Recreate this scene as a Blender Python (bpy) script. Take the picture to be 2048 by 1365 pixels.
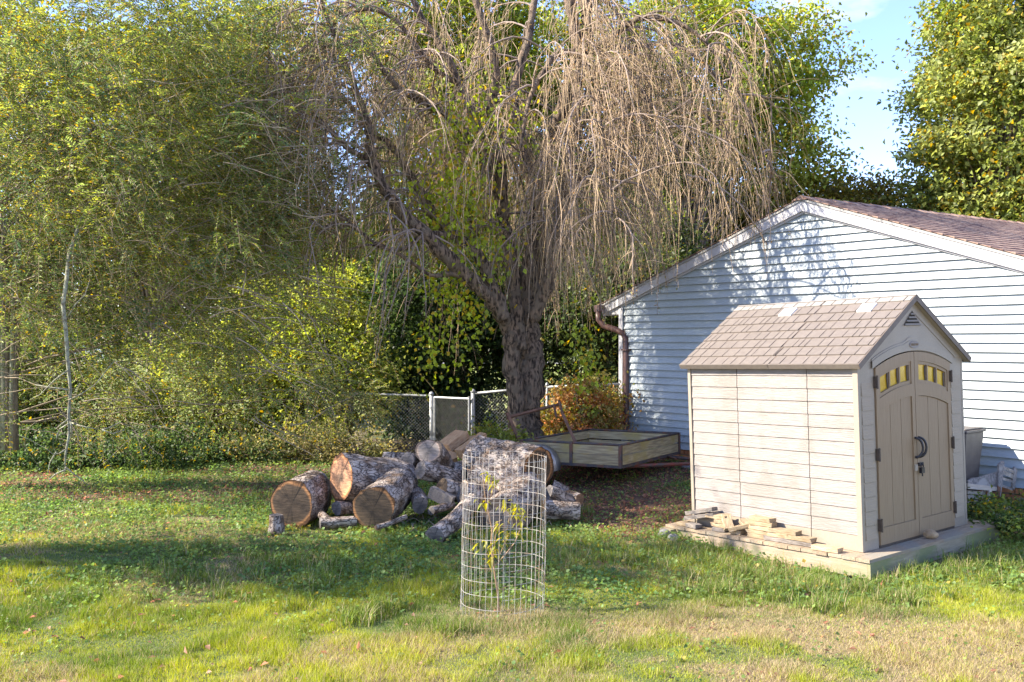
import bpy, math, random
import numpy as np
from mathutils import Vector, Matrix, Euler

random.seed(7); RNG = np.random.default_rng(7)
for o in list(bpy.data.objects): bpy.data.objects.remove(o)
S = bpy.context.scene
COL = S.collection
R = math.radians
F = 1900.0; CAMZ = 2.1
# ------------------------------------------------------------------ camera, sky, sun, exposure
cam_d = bpy.data.cameras.new('camera'); cam = bpy.data.objects.new('camera', cam_d); COL.objects.link(cam)
cam.location = (0, 0, CAMZ); cam.rotation_euler = (R(90), 0, 0)
cam_d.sensor_width = 36; cam_d.lens = 36 * F / 2048; cam_d.clip_start = .1; cam_d.clip_end = 900
S.camera = cam
SUN_AZ = R(-95); SUN_EL = R(35)             # azimuth from +Y towards +X
world = bpy.data.worlds.new('World'); S.world = world; world.use_nodes = True
wn = world.node_tree.nodes; wl = world.node_tree.links; wn.clear()
wo = wn.new('ShaderNodeOutputWorld'); bg = wn.new('ShaderNodeBackground'); sky = wn.new('ShaderNodeTexSky')
sky.sky_type = 'NISHITA'; sky.sun_disc = False; sky.sun_elevation = SUN_EL; sky.sun_rotation = SUN_AZ % (2 * math.pi)
sky.air_density = 1.0; sky.dust_density = .2; sky.ozone_density = 3.0
tc = wn.new('ShaderNodeTexCoord'); mp = wn.new('ShaderNodeMapping'); mp.inputs['Scale'].default_value = (1.6, 1.6, 4.2); mp.inputs['Location'].default_value = (.42, .1, .66)
nz = wn.new('ShaderNodeTexNoise'); nz.inputs['Scale'].default_value = 2.6; nz.inputs['Detail'].default_value = 7; nz.inputs['Roughness'].default_value = .55
rp = wn.new('ShaderNodeValToRGB'); rp.color_ramp.elements[0].position = .56; rp.color_ramp.elements[1].position = .72
mx = wn.new('ShaderNodeMixRGB'); mx.inputs[2].default_value = (3.6, 3.5, 3.7, 1)
ml = wn.new('ShaderNodeMath'); ml.operation = 'MULTIPLY'; ml.inputs[1].default_value = .75
wl.new(tc.outputs['Generated'], mp.inputs[0]); wl.new(mp.outputs[0], nz.inputs['Vector']); wl.new(nz.outputs[0], rp.inputs[0])
tn = wn.new('ShaderNodeMixRGB'); tn.blend_type = 'MULTIPLY'; tn.inputs[0].default_value = 1; tn.inputs[2].default_value = (.88, .82, .98, 1); wl.new(sky.outputs[0], tn.inputs[1])
wl.new(rp.outputs[0], ml.inputs[0]); wl.new(ml.outputs[0], mx.inputs[0]); wl.new(tn.outputs[0], mx.inputs[1]); wl.new(mx.outputs[0], bg.inputs[0])
bg.inputs[1].default_value = .145; wl.new(bg.outputs[0], wo.inputs[0])
sd = bpy.data.lights.new('sun', 'SUN'); sun = bpy.data.objects.new('sun', sd); COL.objects.link(sun)
sd.energy = 4.8; sd.angle = R(.53); sd.color = (1, .91, .76)
tosun = Vector((math.sin(SUN_AZ) * math.cos(SUN_EL), math.cos(SUN_AZ) * math.cos(SUN_EL), math.sin(SUN_EL)))
sun.rotation_euler = tosun.to_track_quat('Z', 'Y').to_euler(); sun.location = tosun * 40
S.view_settings.view_transform = 'Standard'; S.view_settings.look = 'None'; S.view_settings.gamma = 1
S.view_settings.exposure = 1.7
S.render.engine = 'CYCLES'; S.cycles.max_bounces = 8; S.cycles.diffuse_bounces = 4; S.cycles.transmission_bounces = 4

# ------------------------------------------------------------------ helpers
def P(px, py, Y): return Vector(((px - 1024) * Y / F, Y, CAMZ - (py - 682.5) * Y / F))
def sstep(a, b, x):
    t = np.clip((x - a) / (b - a), 0, 1); return t * t * (3 - 2 * t)
GS = 1.125
PK = np.array([3.706, 11.98]) * GS; U = np.array([.6326, -.7745]); NRM = np.array([-.7745, -.6326])   # garage gable: peak foot, along wall, outward
_grids = {}
def vnoise(x, y, s=1.0, seed=0):
    if seed not in _grids: _grids[seed] = np.random.default_rng(1000 + seed).random((256, 256))
    G = _grids[seed]; x = np.asarray(x, float) / s + 500; y = np.asarray(y, float) / s + 500
    xi = np.floor(x).astype(int); yi = np.floor(y).astype(int); fx = x - xi; fy = y - yi
    fx = fx * fx * (3 - 2 * fx); fy = fy * fy * (3 - 2 * fy)
    a = G[xi % 256, yi % 256]; b = G[(xi + 1) % 256, yi % 256]; c = G[xi % 256, (yi + 1) % 256]; d = G[(xi + 1) % 256, (yi + 1) % 256]
    return (a * (1 - fx) + b * fx) * (1 - fy) + (c * (1 - fx) + d * fx) * fy
def fbm(x, y, s=1.0, seed=0): return .5 * vnoise(x, y, s, seed) + .3 * vnoise(x, y, s * .45, seed + 1) + .2 * vnoise(x, y, s * .2, seed + 2)
def gz(x, y):
    x = np.asarray(x, float); y = np.asarray(y, float)
    d = (x - PK[0]) * NRM[0] + (y - PK[1]) * NRM[1]
    w = 1.0 + 2.3 * sstep(10.6, 12.2, y)
    z = .16 * (1 - sstep(.2 + .25 * w, w, d)) * sstep(-2.2, .4, x) * (1 - sstep(18, 26, y)) - .05 * np.exp(-((x - 3.2) ** 2 + (y - 8.6) ** 2) / 1.5)
    z = z + .05 * (vnoise(x, y, 2.3, 5) - .5) * (1 - sstep(30, 50, y)) + .012 * (vnoise(x, y, .35, 6) - .5)
    z = z + 1.0 * sstep(30, 60, y) * .6
    return z
def g1(x, y): return float(gz(x, y))

def tag(o, label=None, cat=None, group=None, kind=None):
    if label: o['label'] = label
    if cat: o['category'] = cat
    if group: o['group'] = group
    if kind: o['kind'] = kind
    return o
def empty(name, loc=(0, 0, 0), label=None, cat=None, group=None, mat=None):
    o = bpy.data.objects.new(name, None); COL.objects.link(o); o.empty_display_size = .1
    if mat is not None: o.matrix_world = mat
    else: o.location = loc
    return tag(o, label, cat, group)
def frame(o, xax, yax):
    x = Vector(xax).normalized(); z = x.cross(Vector(yax)).normalized(); y = z.cross(x)
    m = Matrix((x, y, z)).transposed().to_4x4(); m.translation = Vector(o); return m
def link(name, me, mat=None, parent=None, mw=None):
    o = bpy.data.objects.new(name, me); COL.objects.link(o)
    if mat is not None and len(me.materials) == 0: me.materials.append(mat)
    if parent is not None: o.parent = parent
    if mw is not None: o.matrix_local = mw
    return o
class MB:
    def __init__(s): s.v = []; s.f = []
    def add(s, vs, fs):
        n = len(s.v); s.v += [tuple(v) for v in vs]; s.f += [tuple(i + n for i in f) for f in fs]; return s
    def box(s, a, b, m=None):
        (x0, y0, z0), (x1, y1, z1) = a, b
        vs = [Vector(p) for p in ((x0, y0, z0), (x1, y0, z0), (x1, y1, z0), (x0, y1, z0), (x0, y0, z1), (x1, y0, z1), (x1, y1, z1), (x0, y1, z1))]
        if m is not None: vs = [m @ v for v in vs]
        return s.add(vs, [(0, 3, 2, 1), (4, 5, 6, 7), (0, 1, 5, 4), (1, 2, 6, 5), (2, 3, 7, 6), (3, 0, 4, 7)])
    def prism(s, poly, h0, h1, axis='y'):
        # poly in the (x,z) plane extruded along y (axis y), or in (x,y) along z, or (y,z) along x
        n = len(poly)
        def mk(p, h): return (p[0], h, p[1]) if axis == 'y' else ((p[0], p[1], h) if axis == 'z' else (h, p[0], p[1]))
        vs = [mk(p, h0) for p in poly] + [mk(p, h1) for p in poly]
        fs = [tuple(range(n)), tuple(range(2 * n - 1, n - 1, -1))] + [(i, i + n, (i + 1) % n + n, (i + 1) % n) for i in range(n)]
        return s.add(vs, fs)
    def tube(s, pts, rad, n=8, cap=True, noise=0.0):
        pts = [Vector(p) for p in pts]; k = len(pts)
        if not hasattr(rad, '__len__'): rad = [rad] * k
        vs = []; up = Vector((0, 0, 1)); prev = None
        for i, p in enumerate(pts):
            t = (pts[min(i + 1, k - 1)] - pts[max(i - 1, 0)]).normalized()
            if prev is None:
                a = t.cross(up if abs(t.z) < .9 else Vector((1, 0, 0))).normalized()
            else: a = (prev - t * prev.dot(t)).normalized()
            prev = a; b = t.cross(a)
            for j in range(n):
                th = 2 * math.pi * j / n; r = rad[i] * (1 + noise * (random.random() - .5))
                vs.append(p + a * (r * math.cos(th)) + b * (r * math.sin(th)))
        fs = [(i * n + j, i * n + (j + 1) % n, (i + 1) * n + (j + 1) % n, (i + 1) * n + j) for i in range(k - 1) for j in range(n)]
        if cap: fs += [tuple(range(n - 1, -1, -1)), tuple(range((k - 1) * n, k * n))]
        return s.add(vs, fs)
    def build(s, name, mat=None, parent=None, smooth=False, mw=None, bevel=0):
        me = bpy.data.meshes.new(name); me.from_pydata(s.v, [], s.f); me.update()
        if smooth: me.polygons.foreach_set('use_smooth', [True] * len(me.polygons))
        o = link(name, me, mat, parent, mw)
        if bevel:
            md = o.modifiers.new('b', 'BEVEL'); md.width = bevel; md.segments = 2; md.limit_method = 'ANGLE'
        return o
def np_mesh(name, verts, tris, cols=None, smooth=False):
    me = bpy.data.meshes.new(name); nv, nt = len(verts), len(tris)
    me.vertices.add(nv); me.vertices.foreach_set('co', np.ascontiguousarray(verts, dtype=np.float32).ravel())
    me.loops.add(nt * 3); me.loops.foreach_set('vertex_index', np.ascontiguousarray(tris, dtype=np.int32).ravel())
    me.polygons.add(nt); me.polygons.foreach_set('loop_start', np.arange(0, nt * 3, 3, dtype=np.int32))
    me.polygons.foreach_set('loop_total', np.full(nt, 3, dtype=np.int32))
    if smooth: me.polygons.foreach_set('use_smooth', np.ones(nt, dtype=bool))
    me.update(calc_edges=True)
    if cols is not None:
        at = me.color_attributes.new('col', 'FLOAT_COLOR', 'POINT')
        c = np.ones((nv, 4), dtype=np.float32); c[:, :3] = cols; at.data.foreach_set('color', c.ravel())
    return me
def unit(a): return a / np.maximum(np.linalg.norm(a, axis=-1, keepdims=True), 1e-9)
def leaf_arrays(pos, ax, nr, ln, wd, col, fold=.25):
    """folded diamond leaves; pos,ax,nr (N,3)"""
    ax = unit(ax); side = unit(np.cross(ax, nr)); nn = np.cross(side, ax)
    ln = np.broadcast_to(ln, (len(pos),))[:, None]; wd = np.broadcast_to(wd, (len(pos),))[:, None]
    mid = pos + ax * ln * .45
    v = np.stack([pos, mid + side * wd * .5 + nn * wd * fold, pos + ax * ln - nn * ln * .12, mid - side * wd * .5 + nn * wd * fold], 1).reshape(-1, 3)
    b = np.arange(len(pos))[:, None] * 4
    t = np.concatenate([b + [0, 1, 2], b + [0, 2, 3]], 1).reshape(-1, 3)
    return v, t, np.repeat(col, 4, 0)
def tube_arrays(paths, rad, col, n=3):
    """paths (N,S,3), rad (N,S), col (N,3)"""
    N, Sg, _ = paths.shape
    t = np.gradient(paths, axis=1); t = unit(t)
    ref = np.where(np.abs(t[..., 2:3]) > .8, np.array([1., .2, 0]), np.array([0, 0, 1.])); a = unit(np.cross(t, ref)); b = np.cross(t, a)
    th = np.arange(n) * 2 * math.pi / n
    v = paths[:, :, None, :] + rad[:, :, None, None] * (a[:, :, None, :] * np.cos(th)[:, None] + b[:, :, None, :] * np.sin(th)[:, None])
    idx = np.arange(N * Sg * n).reshape(N, Sg, n); nx = np.roll(idx, -1, axis=2)
    q = np.stack([idx[:, :-1], nx[:, :-1], nx[:, 1:], idx[:, 1:]], -1).reshape(-1, 4)
    tr = np.concatenate([q[:, [0, 1, 2]], q[:, [0, 2, 3]]], 0)
    return v.reshape(-1, 3), tr, np.repeat(col, Sg * n, 0)
def merge(lst):
    V = []; T = []; C = []; n = 0
    for v, t, c in lst: V.append(v); T.append(t + n); C.append(c); n += len(v)
    return np.concatenate(V), np.concatenate(T), np.concatenate(C)

# ------------------------------------------------------------------ materials
def newmat(name):
    m = bpy.data.materials.new(name); m.use_nodes = True; nt = m.node_tree; return m, nt, nt.nodes['Principled BSDF']
def noise_mat(name, c1, c2, scale=5, rough=.8, bump=.2, stretch=(1, 1, 1), c3=None, fine=60, rnd=.0, coords='Object', metal=0, dist=.01, p=(.35, .65), rot=(0, 0, 0)):
    m, nt, b = newmat(name); N = nt.nodes; L = nt.links
    tc = N.new('ShaderNodeTexCoord'); mp = N.new('ShaderNodeMapping'); mp.inputs['Scale'].default_value = stretch; mp.inputs['Rotation'].default_value = rot
    L.new(tc.outputs[coords], mp.inputs[0])
    n1 = N.new('ShaderNodeTexNoise'); n1.inputs['Scale'].default_value = scale; n1.inputs['Detail'].default_value = 6; L.new(mp.outputs[0], n1.inputs['Vector'])
    r = N.new('ShaderNodeValToRGB'); e = r.color_ramp.elements; e[0].position = p[0]; e[1].position = p[1]; e[0].color = (*c1, 1); e[1].color = (*c2, 1)
    L.new(n1.outputs[0], r.inputs[0]); out = r.outputs[0]
    n2 = N.new('ShaderNodeTexNoise'); n2.inputs['Scale'].default_value = fine; n2.inputs['Detail'].default_value = 4; L.new(mp.outputs[0], n2.inputs['Vector'])
    if c3 is not None:
        r2 = N.new('ShaderNodeValToRGB'); r2.color_ramp.elements[0].position = .5; r2.color_ramp.elements[1].position = .62
        n3 = N.new('ShaderNodeTexNoise'); n3.inputs['Scale'].default_value = scale * .6; n3.inputs['Detail'].default_value = 8; L.new(tc.outputs[coords], n3.inputs['Vector'])
        L.new(n3.outputs[0], r2.inputs[0]); mxx = N.new('ShaderNodeMixRGB'); L.new(r2.outputs[0], mxx.inputs[0]); L.new(out, mxx.inputs[1]); mxx.inputs[2].default_value = (*c3, 1); out = mxx.outputs[0]
    hs = N.new('ShaderNodeHueSaturation'); L.new(out, hs.inputs['Color'])
    ma = N.new('ShaderNodeMath'); ma.operation = 'MULTIPLY_ADD'; ma.inputs[1].default_value = .35; ma.inputs[2].default_value = .825; L.new(n2.outputs[0], ma.inputs[0]); val = ma.outputs[0]
    if rnd:
        oi = N.new('ShaderNodeObjectInfo'); mb = N.new('ShaderNodeMath'); mb.operation = 'MULTIPLY_ADD'; mb.inputs[1].default_value = rnd; mb.inputs[2].default_value = 1 - rnd / 2
        L.new(oi.outputs['Random'], mb.inputs[0]); mc = N.new('ShaderNodeMath'); mc.operation = 'MULTIPLY'; L.new(mb.outputs[0], mc.inputs[0]); L.new(val, mc.inputs[1]); val = mc.outputs[0]
    L.new(val, hs.inputs['Value']); L.new(hs.outputs[0], b.inputs['Base Color'])
    b.inputs['Roughness'].default_value = rough; b.inputs['Metallic'].default_value = metal
    if bump:
        bp = N.new('ShaderNodeBump'); bp.inputs['Strength'].default_value = bump; bp.inputs['Distance'].default_value = dist
        mm = N.new('ShaderNodeMath'); mm.operation = 'ADD'; L.new(n1.outputs[0], mm.inputs[0]); L.new(n2.outputs[0], mm.inputs[1])
        L.new(mm.outputs[0], bp.inputs['Height']); L.new(bp.outputs[0], b.inputs['Normal'])
    return m
def leaf_mat(name, trans=.4, rough=.5, spec=.4):
    m, nt, b = newmat(name); N = nt.nodes; L = nt.links
    at = N.new('ShaderNodeAttribute'); at.attribute_name = 'col'
    L.new(at.outputs['Color'], b.inputs['Base Color']); b.inputs['Roughness'].default_value = rough; b.inputs['Specular IOR Level'].default_value = spec
    tr = N.new('ShaderNodeBsdfTranslucent'); hs = N.new('ShaderNodeHueSaturation'); hs.inputs['Hue'].default_value = .485; hs.inputs['Saturation'].default_value = 1.15; hs.inputs['Value'].default_value = 1.6
    L.new(at.outputs['Color'], hs.inputs['Color']); L.new(hs.outputs[0], tr.inputs['Color'])
    mi = N.new('ShaderNodeMixShader'); mi.inputs[0].default_value = trans; L.new(b.outputs[0], mi.inputs[1]); L.new(tr.outputs[0], mi.inputs[2])
    L.new(mi.outputs[0], N['Material Output'].inputs[0]); return m
def attr_mat(name, rough=.8):
    m, nt, b = newmat(name); at = nt.nodes.new('ShaderNodeAttribute'); at.attribute_name = 'col'
    nt.links.new(at.outputs['Color'], b.inputs['Base Color']); b.inputs['Roughness'].default_value = rough; return m
M = {}
M['leaf'] = leaf_mat('leaf', .5); M['grass'] = leaf_mat('grass_blade', .35, .6, .3); M['twig'] = attr_mat('twig')
M['siding'] = noise_mat('pale_blue_vinyl', (.33, .375, .395), (.39, .44, .455), 1.6, .5, .08, (1, 1, 3), fine=20, rnd=.07, c3=(.335, .385, .40))
M['trim'] = noise_mat('white_trim', (.43, .42, .43), (.48, .465, .475), 4, .5, .03, fine=15)
M['trim_grey'] = noise_mat('grey_trim_edge', (.28, .27, .25), (.33, .32, .30), 6, .6, .05)
M['garage_roof'] = noise_mat('brown_asphalt_shingle', (.22, .135, .10), (.36, .245, .185), 12, .95, .5, fine=150, rnd=.3, c3=(.14, .075, .065))
M['brick'] = noise_mat('orange_brick', (.48, .17, .07), (.56, .26, .12), 10, .9, .3, rnd=.35)
M['mortar'] = noise_mat('mortar', (.35, .27, .20), (.42, .33, .25), 15, .95, .3)
M['brown_metal'] = noise_mat('brown_downspout_paint', (.085, .045, .04), (.12, .065, .055), 8, .4, .05)
M['cream'] = noise_mat('cream_resin', (.235, .205, .188), (.29, .255, .232), 5, .6, .6, (1, 1, 22), fine=14, dist=.010, c3=(.23, .20, .175))
M['cream_plain'] = noise_mat('cream_resin_smooth', (.28, .235, .18), (.31, .26, .20), 4, .5, .03)
M['tan'] = noise_mat('tan_resin', (.245, .165, .09), (.28, .195, .11), 3, .55, .15, (30, 30, 1.2), fine=8)
M['cream_front'] = noise_mat('shade_warmed_cream_resin', (.31, .25, .18), (.34, .275, .20), 5, .6, .4, (1, 1, 22), fine=14, dist=.006)  # same resin as the sides, colour warmed to offset the front's blue shade
M['shed_shingle'] = noise_mat('taupe_resin_shingle', (.16, .133, .112), (.185, .155, .13), 20, .55, .15, fine=120, rnd=.08)
M['ridge'] = noise_mat('cream_ridge_cap', (.26, .235, .205), (.30, .27, .235), 12, .5, .05)
M['roof_edge'] = noise_mat('dark_taupe_edge', (.12, .09, .065), (.15, .115, .09), 9, .6, .05)
M['skylight'] = noise_mat('milky_skylight', (.80, .81, .82), (.84, .85, .86), 5, .25, 0)
M['dark'] = noise_mat('dark_void', (.02, .018, .015), (.035, .03, .025), 5, .9, 0)
M['yellow_pane'] = noise_mat('yellow_lined_window', (.50, .30, .02), (.60, .40, .05), 8, .12, .02)
M['black_plastic'] = noise_mat('black_plastic', (.012, .011, .016), (.022, .02, .026), 20, .3, .05)
M['bronze'] = noise_mat('dark_bronze_hinge', (.05, .035, .025), (.08, .055, .04), 20, .45, .1)
M['deck'] = noise_mat('weathered_decking', (.25, .18, .115), (.37, .285, .195), 4, .85, .4, (1.5, 22, 22), fine=18, rnd=.3, c3=(.26, .23, .18))
M['skirt'] = noise_mat('weathered_skirt_board', (.29, .215, .145), (.40, .31, .225), 3, .85, .35, (14, 1.2, 14), fine=20, rnd=.15, c3=(.25, .24, .14))
M['skirt_x'] = noise_mat('greenish_shaded_skirt_board', (.25, .205, .13), (.36, .30, .21), 3, .85, .35, (1.2, 14, 14), fine=20, rnd=.15, c3=(.20, .21, .10))  # greenish front skirt, darker than the side boards: shade put into its colour
M['block'] = noise_mat('tan_offcut', (.28, .195, .11), (.42, .32, .20), 5, .9, .5, (3, 18, 18), fine=40, rnd=.4, c3=(.30, .25, .19))
M['block_grey'] = noise_mat('grey_offcut', (.16, .135, .115), (.29, .25, .215), 6, .9, .6, (3, 16, 16), fine=40, rnd=.3)
M['concrete'] = noise_mat('grey_concrete', (.17, .165, .16), (.26, .25, .24), 9, .95, .4)
M['rock'] = noise_mat('tan_rock', (.28, .19, .10), (.46, .34, .22), 9, .85, .5)
M['plank'] = noise_mat('mossy_trailer_plank', (.28, .215, .12), (.50, .40, .23), 3.5, .9, .4, (1.2, 14, 14), fine=22, rnd=.35, c3=(.38, .29, .10))
M['rust'] = noise_mat('dark_rusty_steel', (.055, .05, .055), (.12, .09, .075), 12, .65, .3, c3=(.16, .07, .04))
M['rust_brown'] = noise_mat('brown_rusty_steel', (.10, .05, .03), (.20, .10, .06), 12, .8, .3)
M['red_steel'] = noise_mat('faded_red_steel', (.28, .05, .03), (.12, .06, .04), 9, .7, .3, c3=(.09, .07, .06))
M['rubber'] = noise_mat('tyre_rubber', (.02, .02, .02), (.05, .045, .04), 12, .85, .3)
M['rim'] = noise_mat('yellowed_white_rim', (.50, .40, .22), (.70, .62, .45), 9, .6, .2)
M['fender'] = noise_mat('dull_metal_fender', (.30, .29, .29), (.45, .44, .44), 6, .35, .1, metal=.6)
M['galv'] = noise_mat('galvanised_steel', (.30, .31, .31), (.44, .44, .43), 20, .5, .1, metal=.4)
M['wire'] = noise_mat('pale_fence_wire', (.30, .285, .26), (.46, .43, .39), 20, .55, .0, c3=(.30, .20, .13))
M['grey_wood'] = noise_mat('flaking_grey_wood', (.16, .15, .15), (.38, .35, .33), 14, .9, .5, (8, 8, 2), fine=50, c3=(.42, .40, .38))
M['pale_wood'] = noise_mat('sunlit_pale_wood', (.52, .44, .36), (.66, .58, .48), 5, .8, .3, (2, 12, 12))  # paler copy of the chair wood, sunlight on the seat put into the colour
M['bin'] = noise_mat('grey_brown_plastic', (.10, .085, .08), (.14, .12, .11), 6, .5, .05)
M['white_paint'] = noise_mat('white_car_paint', (.75, .76, .78), (.80, .81, .82), 3, .25, 0)
M['glass'] = noise_mat('dark_car_glass', (.03, .04, .06), (.05, .06, .08), 3, .1, 0)
M['red_lamp'] = noise_mat('red_tail_lamp', (.5, .03, .03), (.6, .05, .05), 3, .2, 0)
M['asphalt'] = noise_mat('pale_asphalt', (.26, .25, .25), (.34, .33, .32), 4, .95, .2)
M['bark_tree'] = noise_mat('cherry_bark', (.06, .04, .026), (.36, .25, .165), 11, .9, 1.0, (2.5, 2.5, .7), fine=60, p=(.42, .58), c3=(.25, .19, .13), dist=.05)
M['bark_dark'] = noise_mat('tree_bark', (.10, .08, .06), (.22, .18, .13), 9, .9, .8, (3, 3, .7), fine=40, dist=.02)
M['lichen'] = noise_mat('lichen_branch', (.15, .13, .09), (.32, .31, .22), 30, .9, .4, c3=(.30, .31, .22))

def log_bark_mat():
    m, nt, b = newmat('log_bark'); N = nt.nodes; L = nt.links
    tc = N.new('ShaderNodeTexCoord'); mp = N.new('ShaderNodeMapping'); mp.inputs['Scale'].default_value = (1, 1, .38); L.new(tc.outputs['Object'], mp.inputs[0])
    nz = N.new('ShaderNodeTexNoise'); nz.inputs['Scale'].default_value = 9; nz.inputs['Detail'].default_value = 5; L.new(mp.outputs[0], nz.inputs['Vector'])
    ad = N.new('ShaderNodeMixRGB'); ad.blend_type = 'ADD'; ad.inputs[0].default_value = .3; L.new(mp.outputs[0], ad.inputs[1]); L.new(nz.outputs['Color'], ad.inputs[2])
    vo = N.new('ShaderNodeTexVoronoi'); vo.feature = 'DISTANCE_TO_EDGE'; vo.inputs['Scale'].default_value = 20; L.new(ad.outputs[0], vo.inputs['Vector'])
    r = N.new('ShaderNodeValToRGB'); e = r.color_ramp.elements; e[0].position = .0; e[0].color = (.045, .035, .03, 1); e[1].position = .10; e[1].color = (.42, .36, .30, 1)
    L.new(vo.outputs['Distance'], r.inputs[0])
    n2 = N.new('ShaderNodeTexNoise'); n2.inputs['Scale'].default_value = 7; n2.inputs['Detail'].default_value = 7; L.new(tc.outputs['Object'], n2.inputs['Vector'])
    r2 = N.new('ShaderNodeValToRGB'); e = r2.color_ramp.elements; e[0].position = .38; e[0].color = (.35, .26, .2, 1); e[1].position = .6; e[1].color = (1.05, 1.02, 1.02, 1)
    L.new(n2.outputs[0], r2.inputs[0]); mu = N.new('ShaderNodeMixRGB'); mu.blend_type = 'MULTIPLY'; mu.inputs[0].default_value = 1; L.new(r.outputs[0], mu.inputs[1]); L.new(r2.outputs[0], mu.inputs[2])
    L.new(mu.outputs[0], b.inputs['Base Color']); b.inputs['Roughness'].default_value = .9
    bp = N.new('ShaderNodeBump'); bp.inputs['Strength'].default_value = 1; bp.inputs['Distance'].default_value = .03; L.new(r.outputs[0], bp.inputs['Height']); L.new(bp.outputs[0], b.inputs['Normal'])
    return m
def rings_mat(name, heart, mid, edge, rr=.25):
    m, nt, b = newmat(name); N = nt.nodes; L = nt.links
    tc = N.new('ShaderNodeTexCoord'); nz = N.new('ShaderNodeTexNoise'); nz.inputs['Scale'].default_value = 5; nz.inputs['Detail'].default_value = 5; L.new(tc.outputs['Object'], nz.inputs['Vector'])
    sp = N.new('ShaderNodeSeparateXYZ'); L.new(tc.outputs['Object'], sp.inputs[0]); cb = N.new('ShaderNodeCombineXYZ'); L.new(sp.outputs[0], cb.inputs[0]); L.new(sp.outputs[1], cb.inputs[1])
    le = N.new('ShaderNodeVectorMath'); le.operation = 'LENGTH'; L.new(cb.outputs[0], le.inputs[0])
    ma = N.new('ShaderNodeMath'); ma.operation = 'MULTIPLY_ADD'; ma.inputs[1].default_value = .09; L.new(nz.outputs[0], ma.inputs[0]); L.new(le.outputs['Value'], ma.inputs[2])
    sc = N.new('ShaderNodeMath'); sc.operation = 'DIVIDE'; sc.inputs[1].default_value = rr + .045; L.new(ma.outputs[0], sc.inputs[0])
    r = N.new('ShaderNodeValToRGB'); e = r.color_ramp.elements; e[0].position = .1; e[0].color = (*heart, 1); e[1].position = 1.0; e[1].color = tuple(.6 * c for c in edge) + (1,)
    k = r.color_ramp.elements.new(.86); k.color = (*mid, 1); k = r.color_ramp.elements.new(.95); k.color = tuple(min(1, 1.9 * c) for c in edge) + (1,)
    L.new(sc.outputs[0], r.inputs[0])
    si = N.new('ShaderNodeMath'); si.operation = 'SINE'; s2 = N.new('ShaderNodeMath'); s2.operation = 'MULTIPLY'; s2.inputs[1].default_value = 420; L.new(ma.outputs[0], s2.inputs[0]); L.new(s2.outputs[0], si.inputs[0])
    mps = N.new('ShaderNodeMapping'); mps.inputs['Scale'].default_value = (1, 5, 1); mps.inputs['Rotation'].default_value = (0, 0, .6); L.new(tc.outputs['Object'], mps.inputs[0]); n2 = N.new('ShaderNodeTexNoise'); n2.inputs['Scale'].default_value = 11; n2.inputs['Detail'].default_value = 8; L.new(mps.outputs[0], n2.inputs['Vector'])
    mv = N.new('ShaderNodeMath'); mv.operation = 'MULTIPLY_ADD'; mv.inputs[1].default_value = .09; L.new(si.outputs[0], mv.inputs[0])
    m2 = N.new('ShaderNodeMath'); m2.operation = 'MULTIPLY_ADD'; m2.inputs[1].default_value = 2.4; m2.inputs[2].default_value = -.2; L.new(n2.outputs[0], m2.inputs[0]); L.new(m2.outputs[0], mv.inputs[2])
    nv = N.new('ShaderNodeVectorMath'); nv.operation = 'NORMALIZE'; L.new(cb.outputs[0], nv.inputs[0]); n4 = N.new('ShaderNodeTexNoise'); n4.inputs['Scale'].default_value = 3.4; n4.inputs['Detail'].default_value = 3; L.new(nv.outputs[0], n4.inputs['Vector'])
    sb = N.new('ShaderNodeMath'); sb.operation = 'SUBTRACT'; sb.inputs[1].default_value = .5; L.new(n4.outputs[0], sb.inputs[0]); ab = N.new('ShaderNodeMath'); ab.operation = 'ABSOLUTE'; L.new(sb.outputs[0], ab.inputs[0])
    cr = N.new('ShaderNodeValToRGB'); cr.color_ramp.elements[0].position = .004; cr.color_ramp.elements[0].color = (.25, .25, .25, 1); cr.color_ramp.elements[1].position = .016; L.new(ab.outputs[0], cr.inputs[0])
    mq = N.new('ShaderNodeMath'); mq.operation = 'MULTIPLY'; L.new(mv.outputs[0], mq.inputs[0]); L.new(cr.outputs[0], mq.inputs[1])
    hs = N.new('ShaderNodeHueSaturation'); L.new(r.outputs[0], hs.inputs['Color']); L.new(mq.outputs[0], hs.inputs['Value']); L.new(hs.outputs[0], b.inputs['Base Color'])
    b.inputs['Roughness'].default_value = .85
    bp = N.new('ShaderNodeBump'); bp.inputs['Strength'].default_value = .5; bp.inputs['Distance'].default_value = .006; L.new(n2.outputs[0], bp.inputs['Height']); L.new(bp.outputs[0], b.inputs['Normal'])
    return m
M['log_bark'] = log_bark_mat()
M['rings'] = rings_mat('brown_shaded_cut_wood', (.065, .042, .024), (.10, .065, .037), (.24, .11, .04), .25)  # brown end grain, colour darkened to stand for tree shade on the faces
M['rings_orange'] = rings_mat('orange_cut_wood', (.12, .08, .05), (.42, .21, .11), (.30, .13, .05), .25)
M['rings_grey'] = rings_mat('grey_cut_wood', (.055, .05, .048), (.17, .145, .13), (.15, .11, .085), .15)
M['split_wood'] = noise_mat('split_firewood', (.40, .20, .09), (.60, .38, .20), 6, .85, .5, (14, 14, 1.5), fine=20, rnd=.2)

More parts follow.
